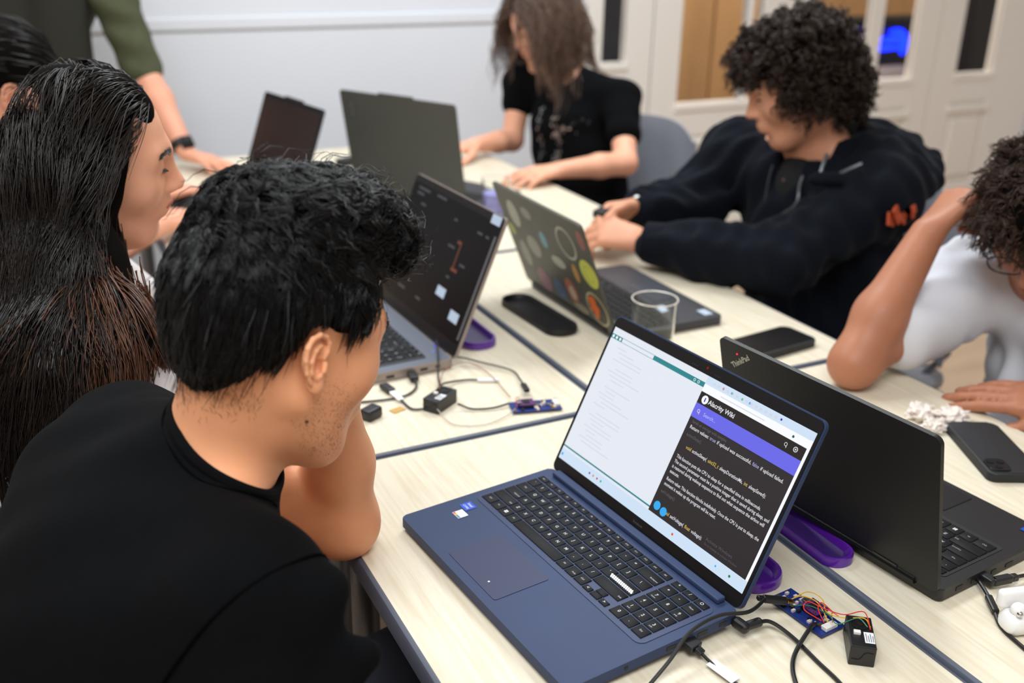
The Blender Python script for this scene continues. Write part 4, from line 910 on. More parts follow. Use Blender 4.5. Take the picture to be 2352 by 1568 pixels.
# ---------------------------------------------------------------- the young man in front
def smoothstep(a, b, x): t = np.clip((x-a)/(b-a), 0, 1); return t*t*(3-2*t)
M_skin1 = skin('warm_skin', (232, 164, 122)); M_tee = mat('black_cotton', (5, 6, 8), .95, spec=.12, sheen=.0, bump=(700, .25, .0008), var=(60, .15))
def person_front():
    root = empty('person', (-.80, -.31, 0), 0, 'person in a black t-shirt leaning on one elbow before the blue laptop', 'person')
    R = head_R(73.0, 23.0, -3.5); t = vec(-.590, -.341, 1.0815)
    W = lambda p: R @ vec(p)+t
    B = Body(); add_head(B, R, t, 1.0, jaw=.90)
    nb = vec(-.650, -.330, .972); na = unit(vec(.60, -.28, .70))      # neck base and axis
    B.frame()
    B.cone(W((0, -.014, -.020)), nb, .047, .046, .03); B.cone(W((0, -.042, .0)), nb+vec(.004, 0, .0), .039, .043, .03)
    lsh, rsh = vec(-.705, -.115, .898), vec(-.664, -.484, .908)
    el, wr = vec(-.493, -.194, .776), vec(-.510, -.212, 1.000)
    B.cone(nb-na*.035, lsh, .045, .050, .04); B.cone(nb-na*.035, rsh, .045, .050, .04)
    B.ell((-.705, -.30, .80), (.105, .175, .15), .05); B.ell((-.80, -.32, .60), (.11, .145, .20), .06)
    B.chain([lsh, lsh*.45+el*.55+vec(0, 0, -.006), el], [.050, .046, .038], .02)          # upper arm
    B.ell(el, (.036, .036, .036), .02); B.chain([el, el*.62+wr*.38+vec(.004, 0, 0), wr], [.038, .037, .026], .02, flat=None)
    add_hand(B, wr, (-.05, .0, 1), (.8, .55, 0), 1, (.35, .4, .45, .5), .08, (.5, .3))
    B.frame(); rel = vec(-.690, -.560, .65); B.chain([rsh, rel], [.052, .042], .02); rw = vec(-.43, -.47, .66); B.chain([rel, rw], [.042, .028], .02)
    add_hand(B, rw, (1, .3, -.1), (0, 0, 1), -1, (.4, .4, .4, .4), .1)
    body = B.mesh('body', .0042, M_skin1, root, 2)
    # ears, in finer grain
    E_ = Body(); E_.frame(R, t+R @ vec(.0215, -.003, -.006), .77); add_ear(E_, 1); E_.mesh('ear', .0011, M_skin1, root, 1)
    E_ = Body(); E_.frame(R, t+R @ vec(-.0215, -.003, -.006), .77); add_ear(E_, -1); E_.mesh('ear', .0022, M_skin1, root, 1)
    # t-shirt
    S_ = Body(); S_.frame()
    S_.cone(nb-na*.020, lsh+vec(.0, -.02, .0), .054, .060, .04); S_.cone(nb-na*.042, rsh+vec(0, .02, .002), .052, .062, .04); S_.cone(nb-na*.035, nb+na*.014, .064, .060, .020)
    S_.ell((-.735, -.295, .825), (.118, .200, .150), .06); S_.ell((-.800, -.31, .62), (.135, .185, .26), .08)
    S_.ell((-.745, -.185, .870), (.085, .095, .085), .05); S_.ell((-.70, -.42, .84), (.09, .085, .09), .05)
    S_.chain([rsh+vec(.002, 0, 0), rel], [.068, .070], .03); S_.chain([lsh, lsh*.5+el*.5], [.060, .055], .03)
    # soft folds
    for a, b, r in (((-.70, -.44, .925), (-.78, -.30, .90), .010), ((-.66, -.45, .93), (-.755, -.40, .87), .010), ((-.60, -.52, .93), (-.70, -.50, .82), .012), ((-.585, -.555, .88), (-.66, -.545, .76), .012),
                    ((-.73, -.16, .945), (-.80, -.22, .90), .010), ((-.70, -.20, .955), (-.78, -.28, .925), .008), ((-.64, -.53, .80), (-.72, -.46, .70), .014)):
        S_.cone(a, b, r, r*.6, .035)
    S0 = Body(); S0.pr = list(S_.pr)                        # shirt before the neck is opened
    S_.cone(nb+na*.004, nb+na*.074, .050, .112, .003, 's')
    def warp(X, Y, Z): return .0022*np.sin(38*X+21*Y-30*Z)*np.sin(17*Y+9*Z)+.0014*np.sin(70*Y+40*X+25*Z)
    shirt = S_.mesh('t_shirt', .0055, M_tee, root, 2, warp=warp)
    # ribbed collar: follows the edge of the neck opening
    u = unit(np.cross(na, vec(0, 1, 0))); v = np.cross(na, u); L0 = np.array(root.location, np.float32); rim = []; ss = np.linspace(-.45, 1, 150)[:, None]
    for k in range(64):
        a = 2*PI*k/64; dv = u*math.cos(a)+v*math.sin(a); PP = nb+na*(.004+.070*ss)+dv*(.050+.062*ss); D = S0.field(PP.astype(np.float32)); w = np.where(D < .0)[0]; rim.append(PP[w[-1] if len(w) else 0])
    rim = np.array(rim)
    for _ in range(4): rim = (np.roll(rim, 1, 0)+2*rim+np.roll(rim, -1, 0))/4
    out = unit(rim-rim.mean(0)); seam2 = rim+out*.011-na*.009
    for _ in range(6):
        D = S_.field(seam2.astype(np.float32)); G = unit(np.stack([S_.field((seam2+.002*np.eye(3)[i]).astype(np.float32))-D for i in range(3)], 1)); seam2 = seam2-G*(D-.0004)[:, None]*.8
    for _ in range(2): seam2 = (np.roll(seam2, 1, 0)+2*seam2+np.roll(seam2, -1, 0))/4
    m = MB(); m.tube([Vector(q-L0) for q in np.concatenate([rim, rim[:1]])-na*.003], .0058, 8, False); m.build('collar', M_tee, root, True)
    m = MB(); m.tube([Vector(q-L0) for q in np.concatenate([seam2, seam2[:1]])], .0011, 6, False); m.build('collar_seam', mat('black_thread', (3, 3, 4), .9, spec=.05), root, True)
    # sleeve seam on the near shoulder
    sd = unit(.85*unit(rsh-lsh)+vec(.25, 0, -.50)); sc_ = rsh+sd*.004+vec(0, 0, -.02); e1 = unit(np.cross(sd, vec(0, 1, 0))); e2 = np.cross(sd, e1); e2 = e2; seam = []
    for k in range(40):
        a = 2*PI*k/40; dv = e1*math.cos(a)+e2*math.sin(a)+vec(0, .0, 0)
        ts = np.linspace(.16, .02, 120); PP = sc_[None]+dv[None]*ts[:, None]; D = S_.field(PP.astype(np.float32)); i = np.argmax(D < .0006); seam.append((Vector(PP[i])-root.location, ts[i]))
    seam = [q for q, tt in seam if tt < .13]; seam.append(seam[0])
    m = MB(); m.tube(smooth_path(seam, 2), .0012, 6); m.build('sleeve_seam', MATS['black_thread'], root, True)
    # trousers and shoes (under the table)
    T_ = Body(); M_jean = mat('dark_denim', (38, 42, 54), .85, bump=(500, .2, .001))
    T_.ell((-.80, -.31, .50), (.15, .175, .11), .05)
    for s_, y in ((1, -.22), (-1, -.41)):
        T_.chain([(-.78, y, .50), (-.40, y+.02*s_, .52), (-.36, y+.02*s_, .10)], [.085, .068, .050], .03)
    T_.mesh('trousers', .008, M_jean, root, 2)
    for y in (-.20, -.43):
        m = MB(); m.box((-.32, y, .045), (.27, .095, .09), .035, 4); m.xf(Matrix.Translation(-root.location)); m.build('shoe', mat('dark_shoe', (30, 30, 33), .6), root, True)
    # ------------------------------------------------ hair
    M_h = hair_mat('black_hair', (12, 12, 14), .30, .4)
    Hc = Body(); Hc.frame(R, t)
    Hc.ell((0, -.020, .046), (.087, .096, .083), .01)
    Hc.ell((0, -.020, .110), (.068, .066, .046), .04); Hc.ell((0, .035, .120), (.070, .060, .046), .03); Hc.ell((0, .072, .112), (.058, .040, .036), .02)
    Hc.ell((0, -.066, .004), (.062, .038, .062), .03)
    for s_ in (-1, 1): Hc.ell((s_*.064, .022, .058), (.020, .036, .032), .02); Hc.ell((s_*.0690, .022, .020), (.0070, .0100, .024), .006)
    # cut away: face, ears, neck
    Hc.ell((0, .128, .000), (.098, .068, .088), .010, 's')
    for s_ in (-1, 1):
        Hc.ell((s_*.090, -.008, -.008), (.030, .021, .034), .006, 's'); Hc.ell((s_*.085, .006, -.070), (.05, .055, .060), .012, 's')
    Hc.ell((0, -.020, -.125), (.12, .14, .064), .012, 's')
    Vh, Fh = Hc.net(.0042, 2, warp=lambda X, Y, Z: .0060+0*(X+Y+Z))
    rng = np.random.default_rng(5)
    toL = lambda P: (P-t) @ R        # world -> head coords
    N = 22000; P0, Nn = surf_sample(Vh, Fh, N, rng, mask=lambda c: 1.5-1.2*(toL(c)[:, 0] < -.04))
    Lp = toL(P0); Ln = Nn @ R
    whorl = vec(-.012, -.070, .135)
    K = 1500; ci = rng.choice(N, K, replace=False); cs = P0[ci]; cl = np.empty(N, int)
    for i in range(0, N, 2000): cl[i:i+2000] = np.argmin(((P0[i:i+2000, None]-cs[None])**2).sum(2), 1)
    top = smoothstep(.050, .125, Lp[:, 2]+.25*np.maximum(Lp[:, 1], 0)); front = smoothstep(-.01, .08, Lp[:, 1])
    g = Lp-whorl; g[:, 2] -= .02; g = unit(g); g = g+np.stack([0*top, .45*top-.25*(1-top), -.9*(1-top)], 1)
    ca = rng.normal(0, 1, (K, 3))[cl]; g = g+ca*(.16+.55*top[:, None])+rng.normal(0, .07, (N, 3))
    g = g-Ln*(g*Ln).sum(1, keepdims=True); g = unit(g)
    lift = .20+.45*top+.30*top*front; ln = .030+.012*top+.012*rng.random(N); ph = rng.uniform(0, 6.28, K)[cl]+rng.normal(0, .2, N)
    low = smoothstep(.015, -.045, Lp[:, 2]); ln = ln*(1-.55*low); lift = lift*(1-.75*low)
    S_n = 7; side = np.cross(Ln, g); Q = np.empty((N, S_n, 3), np.float32); p = Lp-Ln*.001; d = unit(g+Ln*lift[:, None])
    amp = (.16+.85*top)[:, None]; fr = (1.0+.9*top)
    for k in range(S_n):
        Q[:, k] = p; tt = k/(S_n-1); dd = d+side*amp*np.sin(ph+tt*fr*5.0)[:, None]-Ln*(tt*1.9*lift[:, None])+Ln*amp*.40*np.cos(ph+tt*fr*5.0)[:, None]
        dd[:, 2] -= .30*tt*(1-top); p = p+unit(dd)*(ln/(S_n-1))[:, None]
    Qg = Q[ci[cl]]; w_ = (.50*np.linspace(0, 1, S_n)**1.3)[None, :, None]; Q = Q*(1-w_)+Qg*w_
    # keep strands off the ear and face
    q_ = Q[:, -1]; ok = ~((np.abs(q_[:, 0]) > .060) & (q_[:, 1] > -.026) & (q_[:, 1] < .014) & (q_[:, 2] < .024) & (q_[:, 2] > -.05))
    ok &= ~((q_[:, 1] > .045) & (q_[:, 2] < .070)); ok &= ~((q_[:, 1] > .010) & (q_[:, 2] < .004)); Q = Q[ok]
    fly = rng.random(len(Q)) < .012; Q[fly] += (Q[fly]-Q[fly][:, :1])*.35+Ln[ok][fly][:, None]*(np.linspace(0, 1, S_n)**1.5)[None, :, None]*.014
    Qw = Q @ R.T+t; r = .00031+.00022*rng.random(len(Qw)); Vs, Fs = strand_mesh(Qw, r, .25)
    hair_obj('hair', root, M_h, [(Vh, Fh), (Vs, Fs)])
    # nape fuzz, sideburn, stubble and brow: short fine hairs on the skin
    def fuzz(nm, n, box, dirL, ln_, r_, dens=None, jit=.35, mt=M_h):
        Pl = np.stack([rng.uniform(a, b, n) for a, b in box], 1); 
        if dens is not None: Pl = Pl[rng.random(n) < dens(Pl)]
        Pw = Pl @ R.T+t
        for _ in range(6):                                    # project to the skin
            e = .002; D0 = B.field(Pw.astype(np.float32)); G = np.stack([B.field((Pw+e*np.eye(3)[i]).astype(np.float32))-D0 for i in range(3)], 1)/e; Pw = Pw-unit(G)*D0[:, None]*.9
        Nw = unit(G); dw = unit(np.asarray(dirL)[None] @ R.T+rng.normal(0, jit, Pw.shape)); dw = unit(dw-Nw*(dw*Nw).sum(1, keepdims=True)+Nw*.28)
        Qs = Pw[:, None]+dw[:, None]*(np.linspace(0, 1, 4)[None, :, None]*ln_*rng.uniform(.6, 1.3, (len(Pw), 1, 1)))-Nw[:, None]*(np.linspace(0, 1, 4)**2)[None, :, None]*ln_*.25
        Vf, Ff = strand_mesh(Qs, r_, .4); obj(nm, fast_mesh(nm, Vf-np.array(root.location, np.float32), Ff), mt, root)
    fuzz('nape_hair', 1800, ((-.05, .055), (-.10, -.03), (-.085, -.045)), (.35, .1, -1), .0055, .00010, lambda q: np.clip((q[:, 2]+.080)/.035, 0, 1)**2*.9)
    fuzz('stubble', 1100, ((.045, .075), (-.002, .070), (-.105, -.015)), (.2, .2, -1),   .0018, .00010, lambda q: .8*smoothstep(.03, .0, np.abs(q[:, 1]-.012-(-.02-q[:, 2])*.55)-.012))
    fuzz('eyebrow', 320, ((.014, .052), (.070, .095), (.034, .043)), (1, -.3, .15), .008, .00022, None, .2)
    for s_ in (-1, 1):
        m = MB(); m.ball(W((s_*.031, .0785, .0185))-np.array(root.location), .0118, 10); m.build('eye', M_eye, root, True)
    m = MB(); m.ball(W((.0605, .010, -.060))-np.array(root.location), .0017, 6); m.build('mole', mat('brown_mole', (70, 40, 30), .5), root, True)
    return root
person_front()
# ---------------------------------------------------------------- the others round the table
M_skinF = skin('fair_skin', (234, 172, 142)); M_skinM = skin('tan_skin', (208, 148, 118)); M_skin7 = skin('shaded_tan_skin', (172, 114, 86)); M_skinD = skin('rosy_skin', (222, 158, 130))
M_lip = mat('rose_lip', (170, 96, 88), .6, spec=.2)
def face_extras(root, R, t, sc, brow_mt, body=None, lips=True, side=(-1, 1)):
    W = lambda p: R @ (vec(p)*sc)+t; L0 = np.array(root.location)
    rng = np.random.default_rng(3)
    for s_ in side:
        P0 = []
        for k in range(170):
            u = rng.random(); P0.append((s_*(.012+.036*u), .0935-.012*u*u-.004*u, .0385+.0045*math.sin(u*2.6)+rng.normal(0, .0013)))
        P0 = np.array(P0)
        if body is not None:                                   # settle the roots on the skin
            Pw = ((P0*sc) @ R.T+t).astype(np.float32)
            for _ in range(5):
                D_ = body.field(Pw); G = unit(np.stack([body.field(Pw+.002*np.eye(3, dtype=np.float32)[i])-D_ for i in range(3)], 1)); Pw = Pw-G*(D_-.0008)[:, None]*.9
            P0 = ((Pw-t) @ R)/sc
        Dv = np.stack([np.full(170, s_*1.0), np.full(170, -.45), rng.normal(.10, .2, 170)], 1); Q = P0[:, None]+unit(Dv)[:, None]*np.linspace(0, .008, 4)[None, :, None]
        V, F = strand_mesh((Q*sc) @ R.T+t, .00050, .4); obj('eyebrow', fast_mesh('eyebrow', V-L0, F), brow_mt, root)
        lash = np.array([(s_*(.0200+.022*u), .0915-.006*u-.010*u*u, .0140+.0020*math.sin(u*3.1)) for u in np.linspace(0, 1, 26)]); Dl = vec(s_*.25, .85, -.45)[None]; Q = lash[:, None]+Dl[:, None]*np.linspace(0, .0065, 4)[None, :, None]
        V, F = strand_mesh((Q*sc) @ R.T+t, .00038, .4); obj('eyelashes', fast_mesh('eyelashes', V-L0, F), brow_mt, root)
    if lips:
        m = MB(); m.tube([W(p)-L0 for p in smooth_path([(-.020, .0975, -.0470), (-.010, .1040, -.0440), (0, .1075, -.0440), (.010, .1040, -.0440), (.020, .0975, -.0470)], 4)], [.0008]+[.0028]*15+[.0008], 8); m.build('upper_lip', M_lip, root, True)
        m = MB(); m.tube([W(p)-L0 for p in smooth_path([(-.018, .0960, -.0505), (-.008, .1015, -.0535), (0, .1030, -.0540), (.008, .1015, -.0535), (.018, .0960, -.0505)], 4)], [.0008]+[.0034]*15+[.0008], 8); m.build('lower_lip', M_lip, root, True)
def chair(x, y, rz, label, mt):
    c = empty('chair', (x, y, 0), rz, label, 'chair', 'grey shell chairs round the tables')
    m = MB(); n = 14; rows = []
    for j in range(9):
        v = j/8; z = .50+.36*v; row = []
        for i in range(n+1):
            u = -1+2*i/n; w = .225*(1-.22*max(0, v-.55)**1.3*2); row.append((u*w, -.20-.035*v*1.6+.085*u*u, z-(.05*abs(u)**3 if v > .9 else 0)))
        rows.append(row)
    fr = [[m.bm.verts.new(p) for p in r] for r in rows]; bk = [[m.bm.verts.new((p[0], p[1]-.008, p[2])) for p in r] for r in rows]
    for a, b, fl in ((fr, fr, 0), (bk, bk, 1)):
        for j in range(8):
            for i in range(n): m.bm.faces.new((a[j][i], a[j][i+1], a[j+1][i+1], a[j+1][i]))
    for j in range(8):
        m.bm.faces.new((fr[j][0], fr[j+1][0], bk[j+1][0], bk[j][0])); m.bm.faces.new((fr[j][n], bk[j][n], bk[j+1][n], fr[j+1][n]))
    for i in range(n): m.bm.faces.new((fr[8][i], fr[8][i+1], bk[8][i+1], bk[8][i])); m.bm.faces.new((fr[0][i], bk[0][i], bk[0][i+1], fr[0][i+1]))
    m.build('backrest', mt, c, True)
    m = MB(); m.plate(rrect(.43, .42, .09, 8, 0, .0), .438, .452, .004); m.build('seat', mt, c, True)
    for sx in (-1, 1):
        m = MB(); m.tube(((sx*.15, -.15, .44), (sx*.17, -.20, .50), (sx*.17, -.235, .70)), .009); m.build('back_support', M_steel, c, True)
        for sy in (-1, 1):
            m = MB(); m.tube(((sx*.16, sy*.15, .44), (sx*.21, sy*.20, 0)), .011, 10); m.build('leg', M_steel, c, True)
    return c
M_ch = mat('grey_shell_plastic', (146, 148, 158), .5)
chair(-.80, -.33, -PI/2, 'grey shell chair under the person in front', M_ch)
chair(-.80, .24, -PI/2, 'pale grey shell chair under the girl with long hair', M_ch)
chair(.90, 1.46, PI/2+.45, 'grey shell chair behind the girl in the black t-shirt', M_ch)
chair(.96, .50, PI/2, 'grey shell chair under the curly-haired person', M_ch)
chair(.93, -.06, PI/2-.1, 'grey shell chair behind the person in the white t-shirt', mat('mauve_grey_shell', (132, 126, 134), .5))
chair(-.84, 1.02, -PI/2, 'grey shell chair at the far left behind the long-haired girl', M_ch)
def legs(root, hip, knees, feet, mt, r=.075, shoe=(28, 28, 31)):
    T_ = Body(); T_.ell(hip, (.16, .17, .11), .05)
    for k, f, s_ in zip(knees, feet, (-1, 1)):
        h = vec(hip)+unit(np.cross(vec(k)-vec(hip), vec(0, 0, 1)))*.0; h = vec(hip)*.9+vec(k)*.1
        T_.chain([h, k, (f[0], f[1], .09)], [r+.008, r-.006, .048], .03)
    T_.mesh('trousers', .012, mt, root, 2)
    for k, f in zip(knees, feet):
        dx, dy = k[0]-hip[0], k[1]-hip[1]; a = math.atan2(dy, dx); m = MB(); m.box((.06, 0, .042), (.25, .09, .084), .032, 4)
        m.xf(Matrix.Translation(Vector((f[0], f[1], 0))-root.location) @ Matrix.Rotation(a, 4, 'Z')); m.build('shoe', mat('shoe_%d' % shoe[0], shoe, .6), root, True)

# ---- girl with long dark hair
def person_long_hair():
    root = empty('person', (-.78, .24, 0), 0, 'person with long straight dark brown hair seen in profile', 'person')
    R = head_R(93, 10, 13); t = vec(-.682, .222, 1.133); sc = .96; W = lambda p: R @ (vec(p)*sc)+t; L0 = np.array(root.location, np.float32)
    B = Body(); add_head(B, R, t, sc, jaw=.93); B.frame(); nb = vec(-.715, .245, .985)
    B.cone(W((0, -.014, -.02)), nb, .046, .048, .03); rsh, lsh = vec(-.735, .075, .930), vec(-.705, .420, .930)
    B.cone(nb-vec(0, 0, .02), rsh, .042, .044, .04); B.cone(nb-vec(0, 0, .02), lsh, .042, .044, .04); B.ell((-.74, .245, .80), (.085, .145, .16), .04); B.ell((-.77, .245, .62), (.10, .13, .18), .05)
    rel, rwr = vec(-.60, .06, .772), vec(-.445, .215, .785); lel, lwr = vec(-.56, .50, .775), vec(-.42, .42, .785)
    B.chain([rsh, rel], [.042, .036], .02); B.chain([rel, rwr], [.036, .024], .015); B.chain([lsh, lel], [.042, .036], .02); B.chain([lel, lwr], [.036, .024], .015)
    add_hand(B, rwr, (.85, .5, -.05), (0, 0, 1), 1, (.35, .3, .3, .35), .1, (.6, .3), .9); add_hand(B, lwr, (1, -.1, -.05), (0, 0, 1), -1, (.35, .3, .3, .35), .1, (.6, .3), .9)
    B.mesh('body', .0050, M_skinF, root, 2)
    E_ = Body(); E_.frame(R, t+R @ vec(.012, -.002, -.004), .82); add_ear(E_, 1); E_.mesh('ear', .002, M_skinF, root, 1)
    M_white = mat('white_cotton', (228, 224, 226), .85, bump=(300, .2, .001))
    S_ = Body(); S_.frame(); S_.cone(nb-vec(0, 0, .045), rsh, .056, .054, .05); S_.cone(nb-vec(0, 0, .045), lsh, .056, .054, .05); S_.ell((-.74, .245, .82), (.105, .165, .16), .05); S_.ell((-.77, .245, .62), (.125, .155, .22), .06)
    S_.chain([rsh, rsh*.55+rel*.45], [.056, .054], .03); S_.chain([lsh, lsh*.5+lel*.5], [.056, .054], .03); S_.cone(nb+vec(.02, 0, -.03), nb+vec(.06, 0, .08), .055, .09, .004, 's')
    S_.mesh('top', .006, M_white, root, 2, warp=lambda X, Y, Z: .0025*np.sin(60*Z+25*Y)*np.sin(30*Y+20*X))
    M_h = hair_mat('dark_brown_hair', (30, 22, 18), .30); M_h2 = hair_mat('chestnut_hair', (92, 54, 34), .38)
    face_extras(root, R, t, sc, M_h, B)
    rng = np.random.default_rng(21)
    # hair volume: scalp, then two falls over the near shoulder and down the back
    C = Body(); C.frame(R, t, sc); C.ell((0, -.010, .048), (.081, .096, .092), .01); C.ell((0, -.066, -.015), (.066, .042, .085), .03); C.ell((.058, -.006, .006), (.022, .030, .055), .02); C.ell((-.058, .0, .010), (.026, .036, .050), .02)
    C.ell((0, .122, .002), (.105, .082, .104), .012, 's'); C.frame()
    vy = (.42, .90, 0)
    C.chain([W((.056, -.020, -.02)), (-.714, .118, 1.030), (-.722, .048, .951), (-.745, .005, .872)], [.044, .050, .062, .046], .03, flat=(vy, .55))
    C.chain([W((.030, -.070, .0)), (-.770, .160, 1.010), (-.788, .098, .913), (-.812, .066, .838)], [.046, .050, .060, .042], .03, flat=(vy, .55))
    C.chain([W((-.045, -.05, -.02)), (-.755, .33, 1.00), (-.80, .35, .90)], [.040, .045, .045], .03)
    C.chain([W((.056, .004, -.02)), W((.054, .006, -.075)), (-.690, .105, .985)], [.022, .026, .030], .02)
    Vc, Fc = C.net(.005, 2, warp=lambda X, Y, Z: .0025+.0030*np.sin(70*X+35*Y+18*Z)+0*Z)
    toL = lambda P: ((P-t) @ R)/sc
    N = 7000; P0, Nn = surf_sample(Vc, Fc, N, rng, lambda c: 1.0*(c[:, 1] < .26)+.25); q = toL(P0); n_ = Nn @ R; sd = np.where(q[:, 0] > -.010, 1.0, -1.0)
    up_ = smoothstep(-.05, .04, q[:, 2])[:, None]; fr_ = smoothstep(-.03, .05, q[:, 1]); flow = np.stack([sd*(1.0-.5*fr_), -.30-1.0*fr_, -.55-.1*fr_], 1)
    fl_w = (unit(flow) @ R.T)*up_+vec(-.06, -.10, -1)[None]*(1-up_)+rng.normal(0, .05, (N, 3)); fl_w = unit(fl_w-Nn*(fl_w*Nn).sum(1, keepdims=True))
    ph = 90*P0[:, 0]+60*P0[:, 1]+rng.normal(0, .5, N)
    Q = grow(P0-Nn*.0015, fl_w, rng.uniform(.10, .20, N), 10, rng, .13, (C,), np.abs(rng.normal(.0012, .0016, N)), .16, 1.0, phase=ph)
    e = toL(Q.reshape(-1, 3)).reshape(Q.shape); bad = ((e[..., 1] > .030+.25*np.maximum(0, -.02-e[..., 2])) & (e[..., 2] < .040) & (e[..., 2] > -.13)).any(1); Q, P0 = Q[~bad], P0[~bad]
    Q = clump(Q, P0, 700, rng, .40, 1.5); n = len(Q)
    a_ = P0[:, 0]*.89-P0[:, 1]*.455; ch = (P0[:, 2] < 1.09) & (P0[:, 1] < .2) & (rng.random(n) < .85*smoothstep(-.675, -.635, a_))
    V1, F1 = strand_mesh(Q[~ch], .00045+.0003*rng.random((~ch).sum()), .4); hair_obj('hair', root, M_h, [(Vc, Fc), (V1, F1)])
    V2, F2 = strand_mesh(Q[ch], .00050+.0003*rng.random(ch.sum()), .4)
    # loose chestnut ends in front of the shoulder
    n2 = 700; P2 = np.stack([vec(-.690, .080, .985)+vec(.89, -.455, 0)*rng.normal(.0, .022)+vec(0, -.012, rng.normal(0, .03)) for _ in range(n2)]); Q2 = grow(P2, np.tile(vec(.02, -.02, -1), (n2, 1)), rng.uniform(.10, .17, n2), 11, rng, .1, (C,), np.abs(rng.normal(.003, .003, n2)), .16, 1.0); Q2 = clump(Q2, P2, 40, rng, .6, 1.2)
    V3, F3 = strand_mesh(Q2, .0006+.0003*rng.random(n2), .4); hair_obj('hair_chestnut_lengths', root, M_h2, [(V2, F2), (V3, F3)])
    legs(root, (-.78, .245, .50), ((-.42, .15, .53), (-.42, .34, .53)), ((-.40, .15), (-.40, .34)), mat('dark_denim', (38, 42, 54), .85))
person_long_hair()

# ---- person at the far left edge
def person_edge():
    root = empty('person', (-.84, 1.02, 0), 0, 'person at the far left edge with tied-back dark hair and bare ear', 'person')
    R = head_R(80, 22, 0); W = lambda p: R @ (vec(p)*.98)+t; t = vec(-.757, 1.0, 1.112); L0 = np.array(root.location, np.float32)
    B = Body(); add_head(B, R, t, .98); B.frame(); nb = vec(-.83, 1.02, .96); B.cone(R @ vec(0, -.014, -.02)+t, nb, .050, .054, .03); rsh, lsh = vec(-.87, .86, .90), vec(-.83, 1.24, .90)
    B.ell((-.87, 1.05, .76), (.09, .15, .18), .05); B.cone(nb, rsh, .045, .045, .04); B.cone(nb, lsh, .045, .045, .04)
    for sh, el, wr, sg in ((rsh, vec(-.70, .90, .77), vec(-.48, 1.16, .785), 1), (lsh, vec(-.66, 1.36, .775), vec(-.45, 1.42, .785), -1)):
        B.frame(); B.chain([sh, el], [.044, .038], .02); B.chain([el, wr], [.038, .026], .015); add_hand(B, wr, wr-el, (0, 0, 1), sg, (.3, .3, .3, .3), .1, (.5, .3), .95)
    B.mesh('body', .0070, M_skinD, root, 2)
    E_ = Body(); E_.frame(R, t+R @ vec(.012, -.002, -.004), .84); add_ear(E_, 1); E_.mesh('ear', .002, M_skinD, root, 1)
    S_ = Body(); S_.ell((-.87, 1.05, .77), (.11, .17, .19), .05); S_.ell((-.87, 1.05, .58), (.12, .16, .16), .06); S_.cone(nb-vec(0, 0, .04), rsh, .056, .056, .05); S_.cone(nb-vec(0, 0, .04), lsh, .056, .056, .05)
    S_.chain([rsh, vec(-.70, .90, .77)*.6+rsh*.4], [.056, .050], .03); S_.chain([lsh, vec(-.66, 1.36, .775)*.6+lsh*.4], [.056, .050], .03)
    S_.mesh('top', .008, mat('dark_brown_knit', (40, 34, 32), .9), root, 2)
    C = Body(); C.frame(R, t, .98); C.ell((0, -.018, .052), (.084, .103, .092), .01); C.ell((0, -.09, .02), (.055, .05, .06), .03); C.ell((0, .128, -.008), (.105, .072, .098), .01, 's'); C.ell((.09, -.006, -.004), (.03, .030, .040), .008, 's'); C.ell((-.09, -.006, -.004), (.03, .030, .040), .008, 's'); C.ell((0, -.01, -.13), (.12, .14, .07), .01, 's')
    C.ell((0, -.135, .035), (.032, .036, .034), .01)
    V, F = C.net(.005, 2); rng = np.random.default_rng(4); N = 1500; P0, Nn = surf_sample(V, F, N, rng); q = (P0-t) @ R; D0 = vec(0, -.14, .03)[None]-q; n_ = Nn @ R; D0 = unit(D0-n_*(D0*n_).sum(1, keepdims=True))
    Q = (q-n_*.002)[:, None]+D0[:, None]*(np.linspace(0, 1, 8)[None, :, None]*rng.uniform(.03, .06, (N, 1, 1)))-n_[:, None]*((np.linspace(0, 1, 8)**2)[None, :, None])*.012+n_[:, None]*np.linspace(0, .004, 8)[None, :, None]
    V1, F1 = strand_mesh(Q @ R.T+t, .0006, .4); hair_obj('hair', root, hair_mat('dark_brown_hair', (30, 22, 18)), [(V, F), (V1, F1)])
    legs(root, (-.85, 1.05, .50), ((-.48, .96, .53), (-.48, 1.14, .53)), ((-.46, .96), (-.46, 1.14)), mat('dark_denim', (38, 42, 54), .85))
person_edge()

